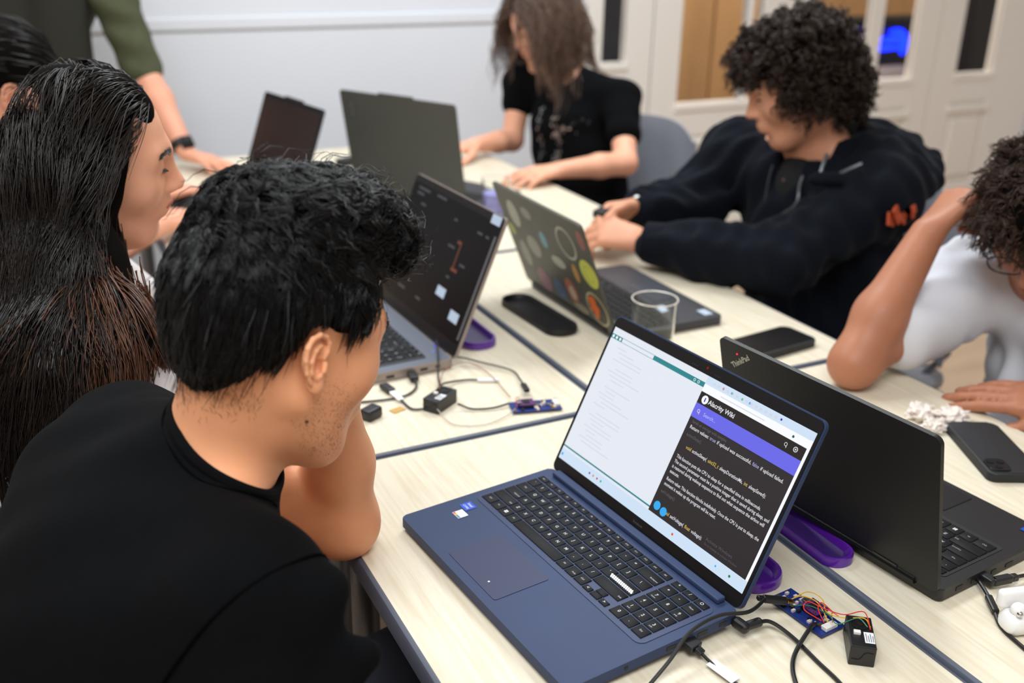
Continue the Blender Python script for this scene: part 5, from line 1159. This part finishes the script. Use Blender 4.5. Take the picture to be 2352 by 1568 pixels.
# ---- standing person in the olive sweater, hand on the table
def person_standing():
    root = empty('person', (-.62, 2.27, 0), 0, 'person standing in an olive green sweater, hand with black watch on the table', 'person')
    M_ol = mat('olive_knit', (66, 70, 46), .9, bump=(260, .3, .0015), var=(30, .12)); M_olv = mat('dark_overshirt', (34, 34, 27), .9)
    sh, el, wr = vec(-.45, 2.18, 1.335), vec(-.365, 2.075, 1.010), vec(-.297, 1.895, .800)
    hd = vec(-.50, 2.05, 1.62); R = head_R(150, 35, 0)
    B = Body(); add_head(B, R, hd); B.frame(); nb = vec(-.57, 2.17, 1.47); B.cone(R @ vec(0, -.02, -.02)+hd, nb, .054, .058, .03); sh2 = vec(-.80, 2.25, 1.34)
    B.cone(nb, sh, .05, .05, .04); B.cone(nb, sh2, .05, .05, .04); B.ell((-.63, 2.24, 1.22), (.15, .10, .2), .05)
    B.chain([sh, el], [.050, .042], .02); B.chain([el, el*.6+wr*.4, wr], [.041, .041, .028], .02)
    add_hand(B, wr+vec(.004, -.010, -.016), (.55, -.80, -.10), (.1, .1, 1), -1, (.16, .14, .14, .16), .16, (.9, .3), 1.05)
    B.frame(); el2, wr2 = vec(-.90, 2.22, 1.04), vec(-.86, 2.06, .86); B.chain([sh2, el2], [.05, .042], .02); B.chain([el2, wr2], [.042, .028], .02); add_hand(B, wr2, (.1, -.6, -.8), (-1, 0, .2), 1, (.4, .4, .4, .4))
    B.mesh('body', .0065, M_skinD, root, 2)
    S_ = Body(); S_.cone(nb-vec(0, 0, .06), sh, .065, .066, .05); S_.cone(nb-vec(0, 0, .06), sh2, .065, .066, .05); S_.ell((-.64, 2.25, 1.20), (.185, .125, .22), .06); S_.ell((-.66, 2.30, .98), (.165, .125, .20), .06)
    S_.chain([sh, el+(el-sh)*.02], [.068, .058], .03); S_.chain([sh2, el2], [.068, .056], .03)
    for k in range(4): q = sh*(.75-.2*k*.5)+el*(.25+.2*k*.5); S_.ell(q, (.068-.003*k, .066-.003*k, .016), .02)
    S_.mesh('sweater', .007, M_ol, root, 2, warp=lambda X, Y, Z: .004*np.sin(75*Z+20*X)*np.sin(22*Y+14*X))
    O = Body(); O.cone((-.56, 2.125, 1.38), (-.575, 2.14, .86), .075, .085, .04, flat=((0, 1, 0), .55)); O.cone((-.76, 2.15, 1.38), (-.76, 2.16, .86), .09, .10, .04, flat=((0, 1, 0), .55)); O.mesh('waistcoat', .009, M_olv, root, 2)
    d = unit(wr-el); c = wr-d*.012; u = unit(np.cross(d, vec(0, 0, 1))); v = np.cross(d, u); L0 = np.array(root.location)
    m = MB(); rr = [[m.bm.verts.new(c+d*h+(u*math.cos(a)*r*1.04+v*math.sin(a)*r)-L0) for a in [2*PI*k/28 for k in range(28)]] for h, r in ((-.012, .030), (-.011, .0335), (.011, .0335), (.012, .030))]
    for a_, b_ in zip(rr, rr[1:]+rr[:1]):
        for k in range(28): m.bm.faces.new((a_[k], a_[(k+1) % 28], b_[(k+1) % 28], b_[k]))
    w = m.build('watch_strap', M_blackp, root, True)
    m = MB(); m.box((0, 0, 0), (.034, .036, .012), .004, 3); m.xf(Matrix.Translation(c-vec(*(0, 0, 0))-L0+unit(vec(.3, -1, .5))*.033) @ Vector(unit(vec(.3, -1, .5))).to_track_quat('Z', 'Y').to_matrix().to_4x4()); m.build('watch_case', M_bez, root, True)
    C = Body(); C.frame(R, hd); C.ell((0, -.018, .055), (.086, .104, .094), .01); C.ell((0, .128, -.005), (.105, .070, .095), .01, 's'); C.ell((0, -.01, -.12), (.12, .14, .07), .01, 's'); V, F = C.net(.006, 2); hair_obj('hair', root, hair_mat('dark_brown_hair', (30, 22, 18)), [(V, F)])
    T_ = Body(); T_.ell((-.66, 2.32, .90), (.16, .12, .12), .04)
    for x in (-.75, -.57): T_.chain([(x, 2.32, .88), (x, 2.30, .50), (x, 2.32, .09)], [.085, .065, .05], .03)
    T_.mesh('trousers', .010, mat('dark_denim', (38, 42, 54), .85), root, 2)
    for x in (-.75, -.57): m = MB(); m.box((x, 2.27, .042), (.095, .27, .084), .032, 4); m.xf(Matrix.Translation(-root.location)); m.build('shoe', MATS['shoe_28'], root, True)
person_standing()
# ---- girl in the black t-shirt at the far end
def person_far_girl():
    root = empty('person', (.88, 1.50, 0), 0, 'person with shoulder-length brown hair in a black t-shirt with a silver print', 'person')
    R = head_R(-92, 27, 0); t = vec(.800, 1.735, 1.136); sc = .98; W = lambda p: R @ (vec(p)*sc)+t
    nb = vec(.855, 1.665, .985); lsh, rsh = vec(.955, 1.500, .935), vec(.770, 1.815, .945); L0 = np.array(root.location, np.float32)
    B = Body(); add_head(B, R, t, sc, jaw=.92); B.frame(); B.cone(W((0, -.014, -.02)), nb, .046, .048, .03)
    B.cone(nb, lsh, .042, .044, .04); B.cone(nb, rsh, .042, .044, .04); B.ell((.87, 1.63, .80), (.12, .12, .16), .04); B.ell((.90, 1.60, .62), (.13, .13, .16), .05)
    lel, lwr = vec(.875, 1.335, .775), vec(.640, 1.318, .778); rel, rwr = vec(.715, 1.765, .775), vec(.555, 1.70, .785)
    B.chain([lsh, lel], [.042, .035], .02); B.chain([lel, lel*.6+lwr*.4, lwr], [.036, .035, .024], .015); B.chain([rsh, rel], [.042, .035], .02); B.chain([rel, rel*.6+rwr*.4, rwr], [.036, .034, .024], .015)
    add_hand(B, lwr, (-1, -.02, -.06), (.1, -.2, 1), 1, (.22, .22, .25, .3), .14, (.6, .3), .95); add_hand(B, rwr, (-1, -.25, -.05), (0, 0, 1), -1, (.3, .3, .3, .3), .1, (.6, .3), .95)
    B.mesh('body', .0055, M_skinF, root, 2)
    S_ = Body(); S_.frame(); S_.cone(nb-vec(0, 0, .015), lsh, .054, .056, .05); S_.cone(nb-vec(0, 0, .015), rsh, .054, .056, .05); S_.ell((.865, 1.64, .82), (.135, .135, .165), .05, R=None); S_.ell((.89, 1.61, .64), (.150, .150, .22), .06); S_.ell((.90, 1.58, .52), (.18, .19, .10), .06)
    S_.chain([lsh, lsh*.45+lel*.55], [.057, .054], .03); S_.chain([rsh, rsh*.68+rel*.32], [.057, .056], .03); S_.cone(nb+vec(-.02, -.01, -.02), nb+vec(-.05, -.02, .08), .052, .085, .004, 's')
    S_.mesh('t_shirt', .007, M_tee, root, 2, warp=lambda X, Y, Z: .003*np.sin(55*Z+25*Y)*np.sin(30*Y+30*X))
    # rhinestone print on the chest
    rng = np.random.default_rng(9); M_rh = mat('silver_rhinestone', (214, 218, 222), .12, metal=.9); fw = unit(vec(-.80, -.60, 0)); rt = unit(vec(-.60, .80, 0)); f0 = vec(.865, 1.64, .0); m = MB(); Pn = []
    for k in range(46):
        v = k/45; Pn.append((.055+.012*math.sin(v*7), .90-.20*v)); Pn.append((-.005+.014*math.sin(v*6+1), .88-.15*v))
    for k in range(34): v = k/33; Pn.append((-.045-.045*math.cos(v*5), .86+.02*math.sin(v*9)-.03*v))
    for a, z in Pn:
        a += rng.normal(0, .006); z += rng.normal(0, .004); o = f0+rt*a+vec(0, 0, z); ts = np.linspace(.25, .0, 60); PP = o[None]+fw[None]*ts[:, None]; D = S_.field(PP.astype(np.float32)); i = np.argmax(D < .0015)
        if D[i] < .0015: m.box(PP[i]-L0, (.0045, .0045, .0045))
    g = m.build('rhinestone_print', M_rh, root); g['kind'] = 'stuff'
    M_h = hair_mat('brown_hair', (104, 80, 66), .36); face_extras(root, R, t, sc, M_h, B); rng = np.random.default_rng(31)
    C = Body(); C.frame(R, t, sc); C.ell((0, -.014, .052), (.085, .103, .095), .01); C.ell((.060, -.005, -.02), (.028, .040, .075), .03); C.ell((-.060, -.005, -.02), (.028, .040, .075), .03); C.ell((0, -.075, -.03), (.075, .045, .10), .03)
    C.ell((0, .122, -.005), (.080, .084, .098), .012, 's'); Vc, Fc = C.net(.006, 2); toL = lambda P: ((P-t) @ R)/sc
    K_ = Body(); K_.frame(R, t, sc); K_.ell((-.018, .110, -.035), (.080, .085, .12), .01)
    def scalp(c): q = toL(c); return ((q[:, 2] > .0) & ~((q[:, 1] > .06) & (q[:, 2] < .06)))*1.0
    N = 2700; P0, Nn = surf_sample(Vc, Fc, N, rng, scalp); q = toL(P0); sd = np.where(q[:, 0] > 0, 1.0, -1.0); n_ = Nn @ R
    D0 = np.stack([sd*.8, .05+0*sd, -.4+0*sd], 1); D0 = unit(D0-n_*(D0*n_).sum(1, keepdims=True)) @ R.T
    Q = grow(P0-Nn*.002, D0, rng.uniform(.22, .33, N), 14, rng, .20, (C, S_), np.abs(rng.normal(.005, .006, N)), .55, 2.4, keep=K_); e = toL(Q.reshape(-1, 3)).reshape(Q.shape); bad = ((e[..., 1] > .058) & (np.abs(e[..., 0]) < .062) & (e[..., 2] < .055) & (e[..., 2] > -.12)).any(1); Q, P0 = Q[~bad], P0[~bad]; N = len(Q); Q = clump(Q, P0, 190, rng, .55, 1.3)
    V1, F1 = strand_mesh(Q, .0009+.0005*rng.random(N), .4); hair_obj('hair', root, M_h, [(Vc, Fc), (V1, F1)])
    legs(root, (.92, 1.56, .50), ((.58, 1.50, .53), (.66, 1.68, .53)), ((.56, 1.50), (.64, 1.68)), mat('dark_denim', (38, 42, 54), .85))
person_far_girl()

# ---- curly-haired person in the navy hoodie
def person_hoodie():
    root = empty('person', (.93, .50, 0), 0, 'person with a mop of dark curls in a navy zip hoodie, holding a small device', 'person')
    M_nv = mat('navy_fleece', (12, 16, 25), .92, spec=.15, sheen=.03, bump=(420, .25, .001), var=(20, .12))
    R = head_R(-58, 24, 0); t = vec(.757, .500, 1.118); W = lambda p: R @ vec(p)+t; L0 = np.array(root.location, np.float32)
    nb = vec(.830, .500, .985); lsh, rsh = vec(.868, .335, .920), vec(.805, .735, .925)
    lel, lwr = vec(.610, .338, .800), vec(.435, .560, .800); rel, rwr = vec(.690, .755, .795), vec(.510, .715, .828)
    B = Body(); add_head(B, R, t, 1.0); B.frame(); B.cone(W((0, -.014, -.02)), nb, .052, .055, .03); B.cone(nb, lsh, .05, .05, .04); B.cone(nb, rsh, .05, .05, .04)
    B.ell((.87, .51, .78), (.10, .17, .18), .05); B.ell((.91, .51, .60), (.12, .15, .16), .05)
    B.chain([lsh, lel], [.046, .040], .02); B.chain([lel, lwr], [.040, .028], .02); B.chain([rsh, rel], [.046, .040], .02); B.chain([rel, rwr], [.040, .028], .02)
    add_hand(B, lwr+vec(-.008, .010, .0), (-.62, .78, .10), (-.35, -.45, .80), 1, (.55, .60, .62, .62), .03, (.45, .25), 1.05)
    add_hand(B, rwr+vec(-.008, .0, .0), (-.96, -.05, -.12), (.1, .80, .55), -1, (.55, .62, .66, .70), .03, (.55, .35), 1.05)
    B.mesh('body', .0054, M_skinM, root, 2)
    E_ = Body(); E_.frame(R, t); add_ear(E_, -1); E_.mesh('ear', .0025, M_skinM, root, 1)
    S_ = Body(); S_.frame(); S_.cone(nb-vec(-.01, 0, .06), lsh, .075, .082, .06); S_.cone(nb-vec(-.01, 0, .06), rsh, .075, .080, .06); S_.ell((.875, .51, .79), (.145, .205, .19), .06); S_.ell((.92, .51, .60), (.17, .20, .20), .06)
    lw2, rw2 = lwr*.92+lel*.08, rwr*.92+rel*.08
    S_.chain([lsh, lel+vec(0, 0, .004), lel*.5+lwr*.5, lw2], [.080, .070, .060, .046], .04); S_.chain([rsh, rel+vec(0, 0, .004), rel*.5+rwr*.5, rw2], [.080, .070, .060, .046], .04)
    for a, b in ((lel, lwr), (rel, rwr)):
        d = unit(b-a)
        for k, f in enumerate((.30, .48, .64, .78)): S_.ell(a*(1-f)+b*f+vec(0, 0, .008*(k % 2)), (.060-.006*k, .056-.006*k, .060-.006*k), .012)
    # hood lying on the back and shoulders
    hood = [(.695, .372, .957), (.757, .330, .956), (.807, .288, .928), (.890, .284, .912), (.986, .317, .934), (1.054, .381, .962), (1.070, .459, .985), (1.055, .540, 1.005), (1.02, .610, 1.01)]
    S_.ell((.950, .425, .945), (.105, .125, .066), .04); S_.ell((.905, .420, .990), (.080, .095, .052), .05); S_.ell((.975, .56, .965), (.09, .10, .06), .05); S_.chain(hood[1:], [.016]*8, .03)
    S_.ell((.835, .500, 1.030), (.062, .078, .075), .02, 's'); S_.cone((.800, .495, 1.00), (.680, .515, .84), .050, .014, .01, 's')
    S_.mesh('hoodie', .0072, M_nv, root, 2, warp=lambda X, Y, Z: .0065*np.sin(45*Z+34*X+14*np.sin(9*Y))*np.sin(30*Y+22*X)+.0035*np.sin(90*X+60*Y+30*Z))
    # hood rim, cuffs, zip, cord, inner shirt
    def drop(pts, dirn, off=.001, rg=(.10, -.14)):
        out = []
        for q in pts:
            ts = np.linspace(rg[0], rg[1], 120); PP = vec(q)[None]+vec(dirn)[None]*ts[:, None]; D = S_.field(PP.astype(np.float32)); i = np.argmax(D < off); out.append(Vector(PP[i]-L0))
        return out
    def clean(P): 
        for _ in range(4): P = [P[0]]+[(P[i-1]+P[i]*2+P[i+1])/4 for i in range(1, len(P)-1)]+[P[-1]]
        return P
    m = MB(); m.tube([p-Vector(L0) for p in smooth_path(hood, 5)], [.006]+[.0145]*39+[.006], 10); m.build('hood_rim', M_nv, root, True)
    for a, b, r in ((lel, lwr, .0425), (rel, rwr, .0425)):
        d = unit(b-a); c = b-d*.012; u = unit(np.cross(d, vec(0, 0, 1))); v = np.cross(d, u); m = MB()
        rr = [[m.bm.verts.new(c+d*h+(u*math.cos(k)+v*math.sin(k))*q-L0) for k in np.linspace(0, 2*PI, 28, endpoint=False)] for h, q in ((-.030, r), (-.026, r+.004), (.014, r+.001), (.018, r-.006), (-.01, r-.012))]
        for p_, q_ in zip(rr, rr[1:]):
            for k in range(28): m.bm.faces.new((p_[k], p_[(k+1) % 28], q_[(k+1) % 28], q_[k]))
        m.build('cuff', M_nv, root, True)
    M_zip = mat('silver_zip', (118, 124, 130), .3, metal=.7)
    zp = clean(drop([(.74, .44+.015*math.sin(k*.4), .97-.19*k/16) for k in range(17)], (-1, -.15, .1), .0015, (.16, -.14))); m = MB(); m.tube(zp, .0035, 8); m.build('zip', M_zip, root, True)
    zp = clean(drop([(.80-.055*math.sin(v*3.1), .335+.10*v, .99-.02*v) for v in np.linspace(0, 1, 14)], (-.3, -.3, 1), .0015, (.10, -.14))); m = MB(); m.tube(zp, .0042, 8); m.build('zip_flap', M_zip, root, True)
    cd = clean(drop([(.74, .545, .975-.17*k/14) for k in range(15)], (-1, 0, .1), .0018, (.16, -.14))); m = MB(); m.tube(cd, .0020, 6); m.build('drawstring', mat('dark_cord', (58, 60, 66), .8), root, True)
    I = Body(); I.ell((.82, .50, .90), (.075, .085, .09), .03); I.cone(nb-vec(0, 0, .03), nb+vec(-.01, 0, .0), .060, .058, .02); I.mesh('inner_shirt', .007, mat('black_inner_cotton', (12, 12, 14), .9), root, 2)
    nk = [Vector(nb+vec(-.035-.042*math.sin(a)*.9, -.062*math.cos(a), -.005-.055*math.sin(a))-L0) for a in np.linspace(.1, 3.0, 16)]; m = MB(); m.tube(nk, .0013, 6); m.build('necklace', mat('dark_chain', (60, 54, 52), .4, metal=.6), root, True)
    m = MB(); m.ball(nk[8]+Vector((-.004, 0, -.006)), .0065, 8); m.build('pendant', mat('rose_pendant', (190, 140, 130), .25, metal=.4), root, True)
    # orange back print
    for q, sz, ry in (((.824, .262, .898), .017, .5), ((.812, .262, .886), .013, -.3), ((.838, .260, .888), .012, .9), ((.862, .249, .905), .008, .2), ((.866, .249, .892), .006, .6)):
        n_ = unit(vec(.30, -.92, .25)); ts = np.linspace(.10, -.15, 160); PP = vec(q)[None]+n_[None]*ts[:, None]; D = S_.field(PP.astype(np.float32)); i = int(np.argmax(D < .004))
        m = MB(); m.box((0, 0, 0), (sz*2, sz*2.2, .006), .002); m.xf(Matrix.Translation(Vector(PP[i]-L0)) @ Vector(n_).to_track_quat('Z', 'Y').to_matrix().to_4x4() @ Matrix.Rotation(ry, 4, 'Z')); m.build('back_print', mat('orange_print', (178, 70, 32), .7), root)
    # bracelet bead and painted nails
    m = MB(); c = rwr+vec(-.01, -.010, .028); m.ball(c-L0, .0085, 10, (1, 1, .8)); m.build('bracelet_bead', mat('silver_bead', (230, 226, 222), .2, metal=.5), root, True)
    # curls
    M_h = hair_mat('dark_curls', (50, 35, 28), .42, .35); rng = np.random.default_rng(41)
    C = Body(); C.frame(R, t); C.ell((0, -.022, .062), (.098, .114, .100), .01); C.ell((0, .045, .100), (.080, .062, .055), .03); C.ell((0, -.085, .0), (.082, .055, .085), .03)
    for s_ in (-1, 1): C.ell((s_*.068, -.010, .010), (.034, .050, .060), .02)
    C.ell((0, .130, -.012), (.085, .070, .078), .010, 's'); C.ell((0, .02, -.145), (.13, .13, .078), .012, 's')
    Vc, Fc = C.net(.006, 2, warp=lambda X, Y, Z: .008+0*(X+Y+Z)); K = 1250; P0, Nn = surf_sample(Vc, Fc, K, rng); ql = (P0-t) @ R
    ln = rng.uniform(.026, .046, K); Q = ringlets(P0-Nn*.004, Nn, ln, rng.uniform(.006, .0105, K), rng.uniform(1.5, 2.6, K), rng, 4, 13, .75, .35)
    e = (Q[:, -1]-t) @ R; bad = (e[:, 1] > .072) & (e[:, 2] < .035); Q = Q[~bad]
    V1, F1 = strand_mesh(Q, .00125, .6); hair_obj('hair', root, M_h, [(Vc, Fc), (V1, F1)])
    face_extras(root, R, t, 1.0, M_h, B, lips=False)
    legs(root, (.93, .50, .50), ((.60, .40, .53), (.60, .60, .53)), ((.57, .40), (.57, .60)), mat('black_trousers', (18, 18, 20), .85))
    d = empty('handheld_device', (.405, .690, .838), .6, 'small black device held between the hoodie wearer hands', 'device')
    m = MB(); m.box((0, 0, 0), (.065, .030, .018), .004, 3); m.build('case', M_blackp, d, True)
    m = MB(); m.box((.0, 0, .0092), (.03, .016, .0012), .0004); m.build('display', M_bez, d)
person_hoodie()

# ---- person in the white t-shirt, head resting on a fist
def person_white():
    root = empty('person', (.93, -.18, 0), 0, 'person in a white t-shirt and glasses resting the head on one fist', 'person')
    R = head_R(-112, 38, 6); t = vec(.712, -.172, 1.000); W = lambda p: R @ vec(p)+t; L0 = np.array(root.location, np.float32)
    nb = vec(.800, -.190, .895); rsh, lsh = vec(.735, -.045, .858), vec(.790, -.400, .845)
    rel, rwr = vec(.402, -.098, .782), vec(.560, -.062, .972); lel, lwr = vec(.690, -.470, .762), vec(.600, -.360, .778)
    B = Body(); add_head(B, R, t, 1.0); B.frame(); B.cone(W((0, -.014, -.02)), nb, .052, .055, .03); B.cone(nb, rsh, .048, .048, .04); B.cone(nb, lsh, .048, .048, .04)
    B.ell((.86, -.20, .72), (.10, .16, .17), .05); B.ell((.90, -.20, .58), (.11, .15, .14), .05)
    B.chain([rsh, rsh*.45+rel*.55, rel], [.046, .039, .034], .02); B.ell(rel, (.036, .035, .034), .015); B.chain([rel, rel*.62+rwr*.38+vec(-.004, 0, -.002), rwr], [.038, .041, .028], .02)
    add_hand(B, rwr+vec(.006, .0, .006), (.80, .02, .60), (-.55, .25, .80), -1, (1.05, 1.1, 1.12, 1.15), .02, (.25, .2), 1.05)
    B.frame(); B.chain([lsh, lel], [.048, .040], .02); B.chain([lel, lwr], [.039, .028], .02); add_hand(B, lwr, (-.42, .90, -.10), (-.25, -.1, 1), -1, (.10, .10, .12, .14), .05, (.5, .2), 1.05)
    B.mesh('body', .0050, M_skin7, root, 2)  # skin darkened so its colour carries the arm's shade and warm bounce
    for s_ in (-1, 1): E_ = Body(); E_.frame(R, t+R @ vec(s_*.012, -.002, -.004), .84); add_ear(E_, s_); E_.mesh('ear', .002, M_skin7, root, 1)
    M_w = mat('white_jersey', (220, 222, 230), .85, bump=(300, .15, .001))
    S_ = Body(); S_.frame(); S_.cone(nb-vec(0, 0, .045), rsh, .064, .068, .05); S_.cone(nb-vec(0, 0, .045), lsh, .064, .066, .05); S_.ell((.855, -.21, .73), (.130, .19, .18), .06); S_.ell((.90, -.21, .58), (.15, .18, .17), .06)
    S_.chain([rsh, rsh*.37+rel*.63], [.072, .064], .03); S_.chain([lsh, lsh*.4+lel*.6], [.066, .062], .03); S_.cone(nb+vec(-.02, 0, -.02), nb+vec(-.06, 0, .08), .060, .09, .004, 's')
    for a, b, r in (((.70, -.02, .925), (.60, -.06, .82), .010), ((.66, -.02, .915), (.57, -.085, .83), .009), ((.74, -.06, .92), (.66, -.10, .79), .010), ((.76, -.12, .90), (.73, -.14, .70), .012), ((.73, -.20, .85), (.72, -.22, .62), .010)): S_.cone(a, b, r, r*.7, .03)
    S_.mesh('t_shirt', .0065, M_w, root, 2, warp=lambda X, Y, Z: .0055*np.sin(50*Z+30*Y+12*X)*np.sin(36*Y+30*X))
    # curls
    M_h = hair_mat('dark_brown_curls', (58, 40, 30), .40, .35); rng = np.random.default_rng(51)
    C = Body(); C.frame(R, t); C.ell((0, -.018, .060), (.090, .108, .096), .01); C.ell((0, .050, .092), (.072, .055, .048), .03); C.ell((0, -.085, .0), (.068, .045, .06), .03)
    for s_ in (-1, 1): C.ell((s_*.066, .004, .040), (.030, .050, .045), .02)
    C.ell((0, .128, -.020), (.090, .066, .082), .010, 's'); C.ell((0, .0, -.140), (.13, .14, .085), .012, 's')
    for s_ in (-1, 1): C.ell((s_*.092, -.008, -.012), (.03, .028, .040), .008, 's')
    Vc, Fc = C.net(.005, 2, warp=lambda X, Y, Z: .006+0*(X+Y+Z)); K = 1050; P0, Nn = surf_sample(Vc, Fc, K, rng)
    Q = ringlets(P0-Nn*.004, Nn, rng.uniform(.028, .050, K), rng.uniform(.004, .009, K), rng.uniform(.8, 1.6, K), rng, 5, 10, .55, .35, .0022); e = (Q[:, -1]-t) @ R; bad = (e[:, 1] > .085) & (e[:, 2] < .030); Q = Q[~bad]
    V1, F1 = strand_mesh(Q, .00085, .5); hair_obj('hair', root, M_h, [(Vc, Fc), (V1, F1)])
    face_extras(root, R, t, 1.0, M_h, B)
    # glasses
    g = empty('glasses', (0, 0, 0)); g.parent = root; M_f = mat('black_acetate', (16, 17, 19), .3); GL = mat('spectacle_lens', (250, 252, 255), .02, trans=1.0, ior=1.02)
    for s_ in (-1, 1):
        ring = [(s_*(.034+.026*math.copysign(abs(math.cos(a))**.75, math.cos(a))), .1045-.10*(abs(.034+.026*math.cos(a))-.0)**2*1.5, .013+.020*math.copysign(abs(math.sin(a))**.8, math.sin(a))) for a in np.linspace(0, 2*PI, 36, endpoint=False)]
        P = [Vector(W(p)-L0) for p in ring]; m = MB(); m.tube(P+[P[0]], .0014, 8, False); m.build('rim', M_f, g, True)
        m = MB(); cc = m.bm.verts.new(Vector(W((s_*.034, .104, .013))-L0)); vs = [m.bm.verts.new(p) for p in P]
        for k in range(36): m.bm.faces.new((cc, vs[k], vs[(k+1) % 36]))
        m.build('lens', GL, g, True)
        m = MB(); m.tube([Vector(W(p)-L0) for p in smooth_path([(s_*.060, .099, .020), (s_*.070, .092, .021), (s_*.078, .055, .020), (s_*.080, .0, .014), (s_*.078, -.02, -.004)], 4)], .0017, 8); m.build('temple_arm', M_f, g, True)
    m = MB(); m.tube([Vector(W(p)-L0) for p in ((-.009, .1055, .018), (0, .1075, .0205), (.009, .1055, .018))], .0014, 8); m.build('bridge', M_f, g, True)
    legs(root, (.91, -.20, .50), ((.60, -.12, .53), (.60, -.33, .53)), ((.57, -.12), (.57, -.33)), mat('dark_denim', (38, 42, 54), .85))
person_white()
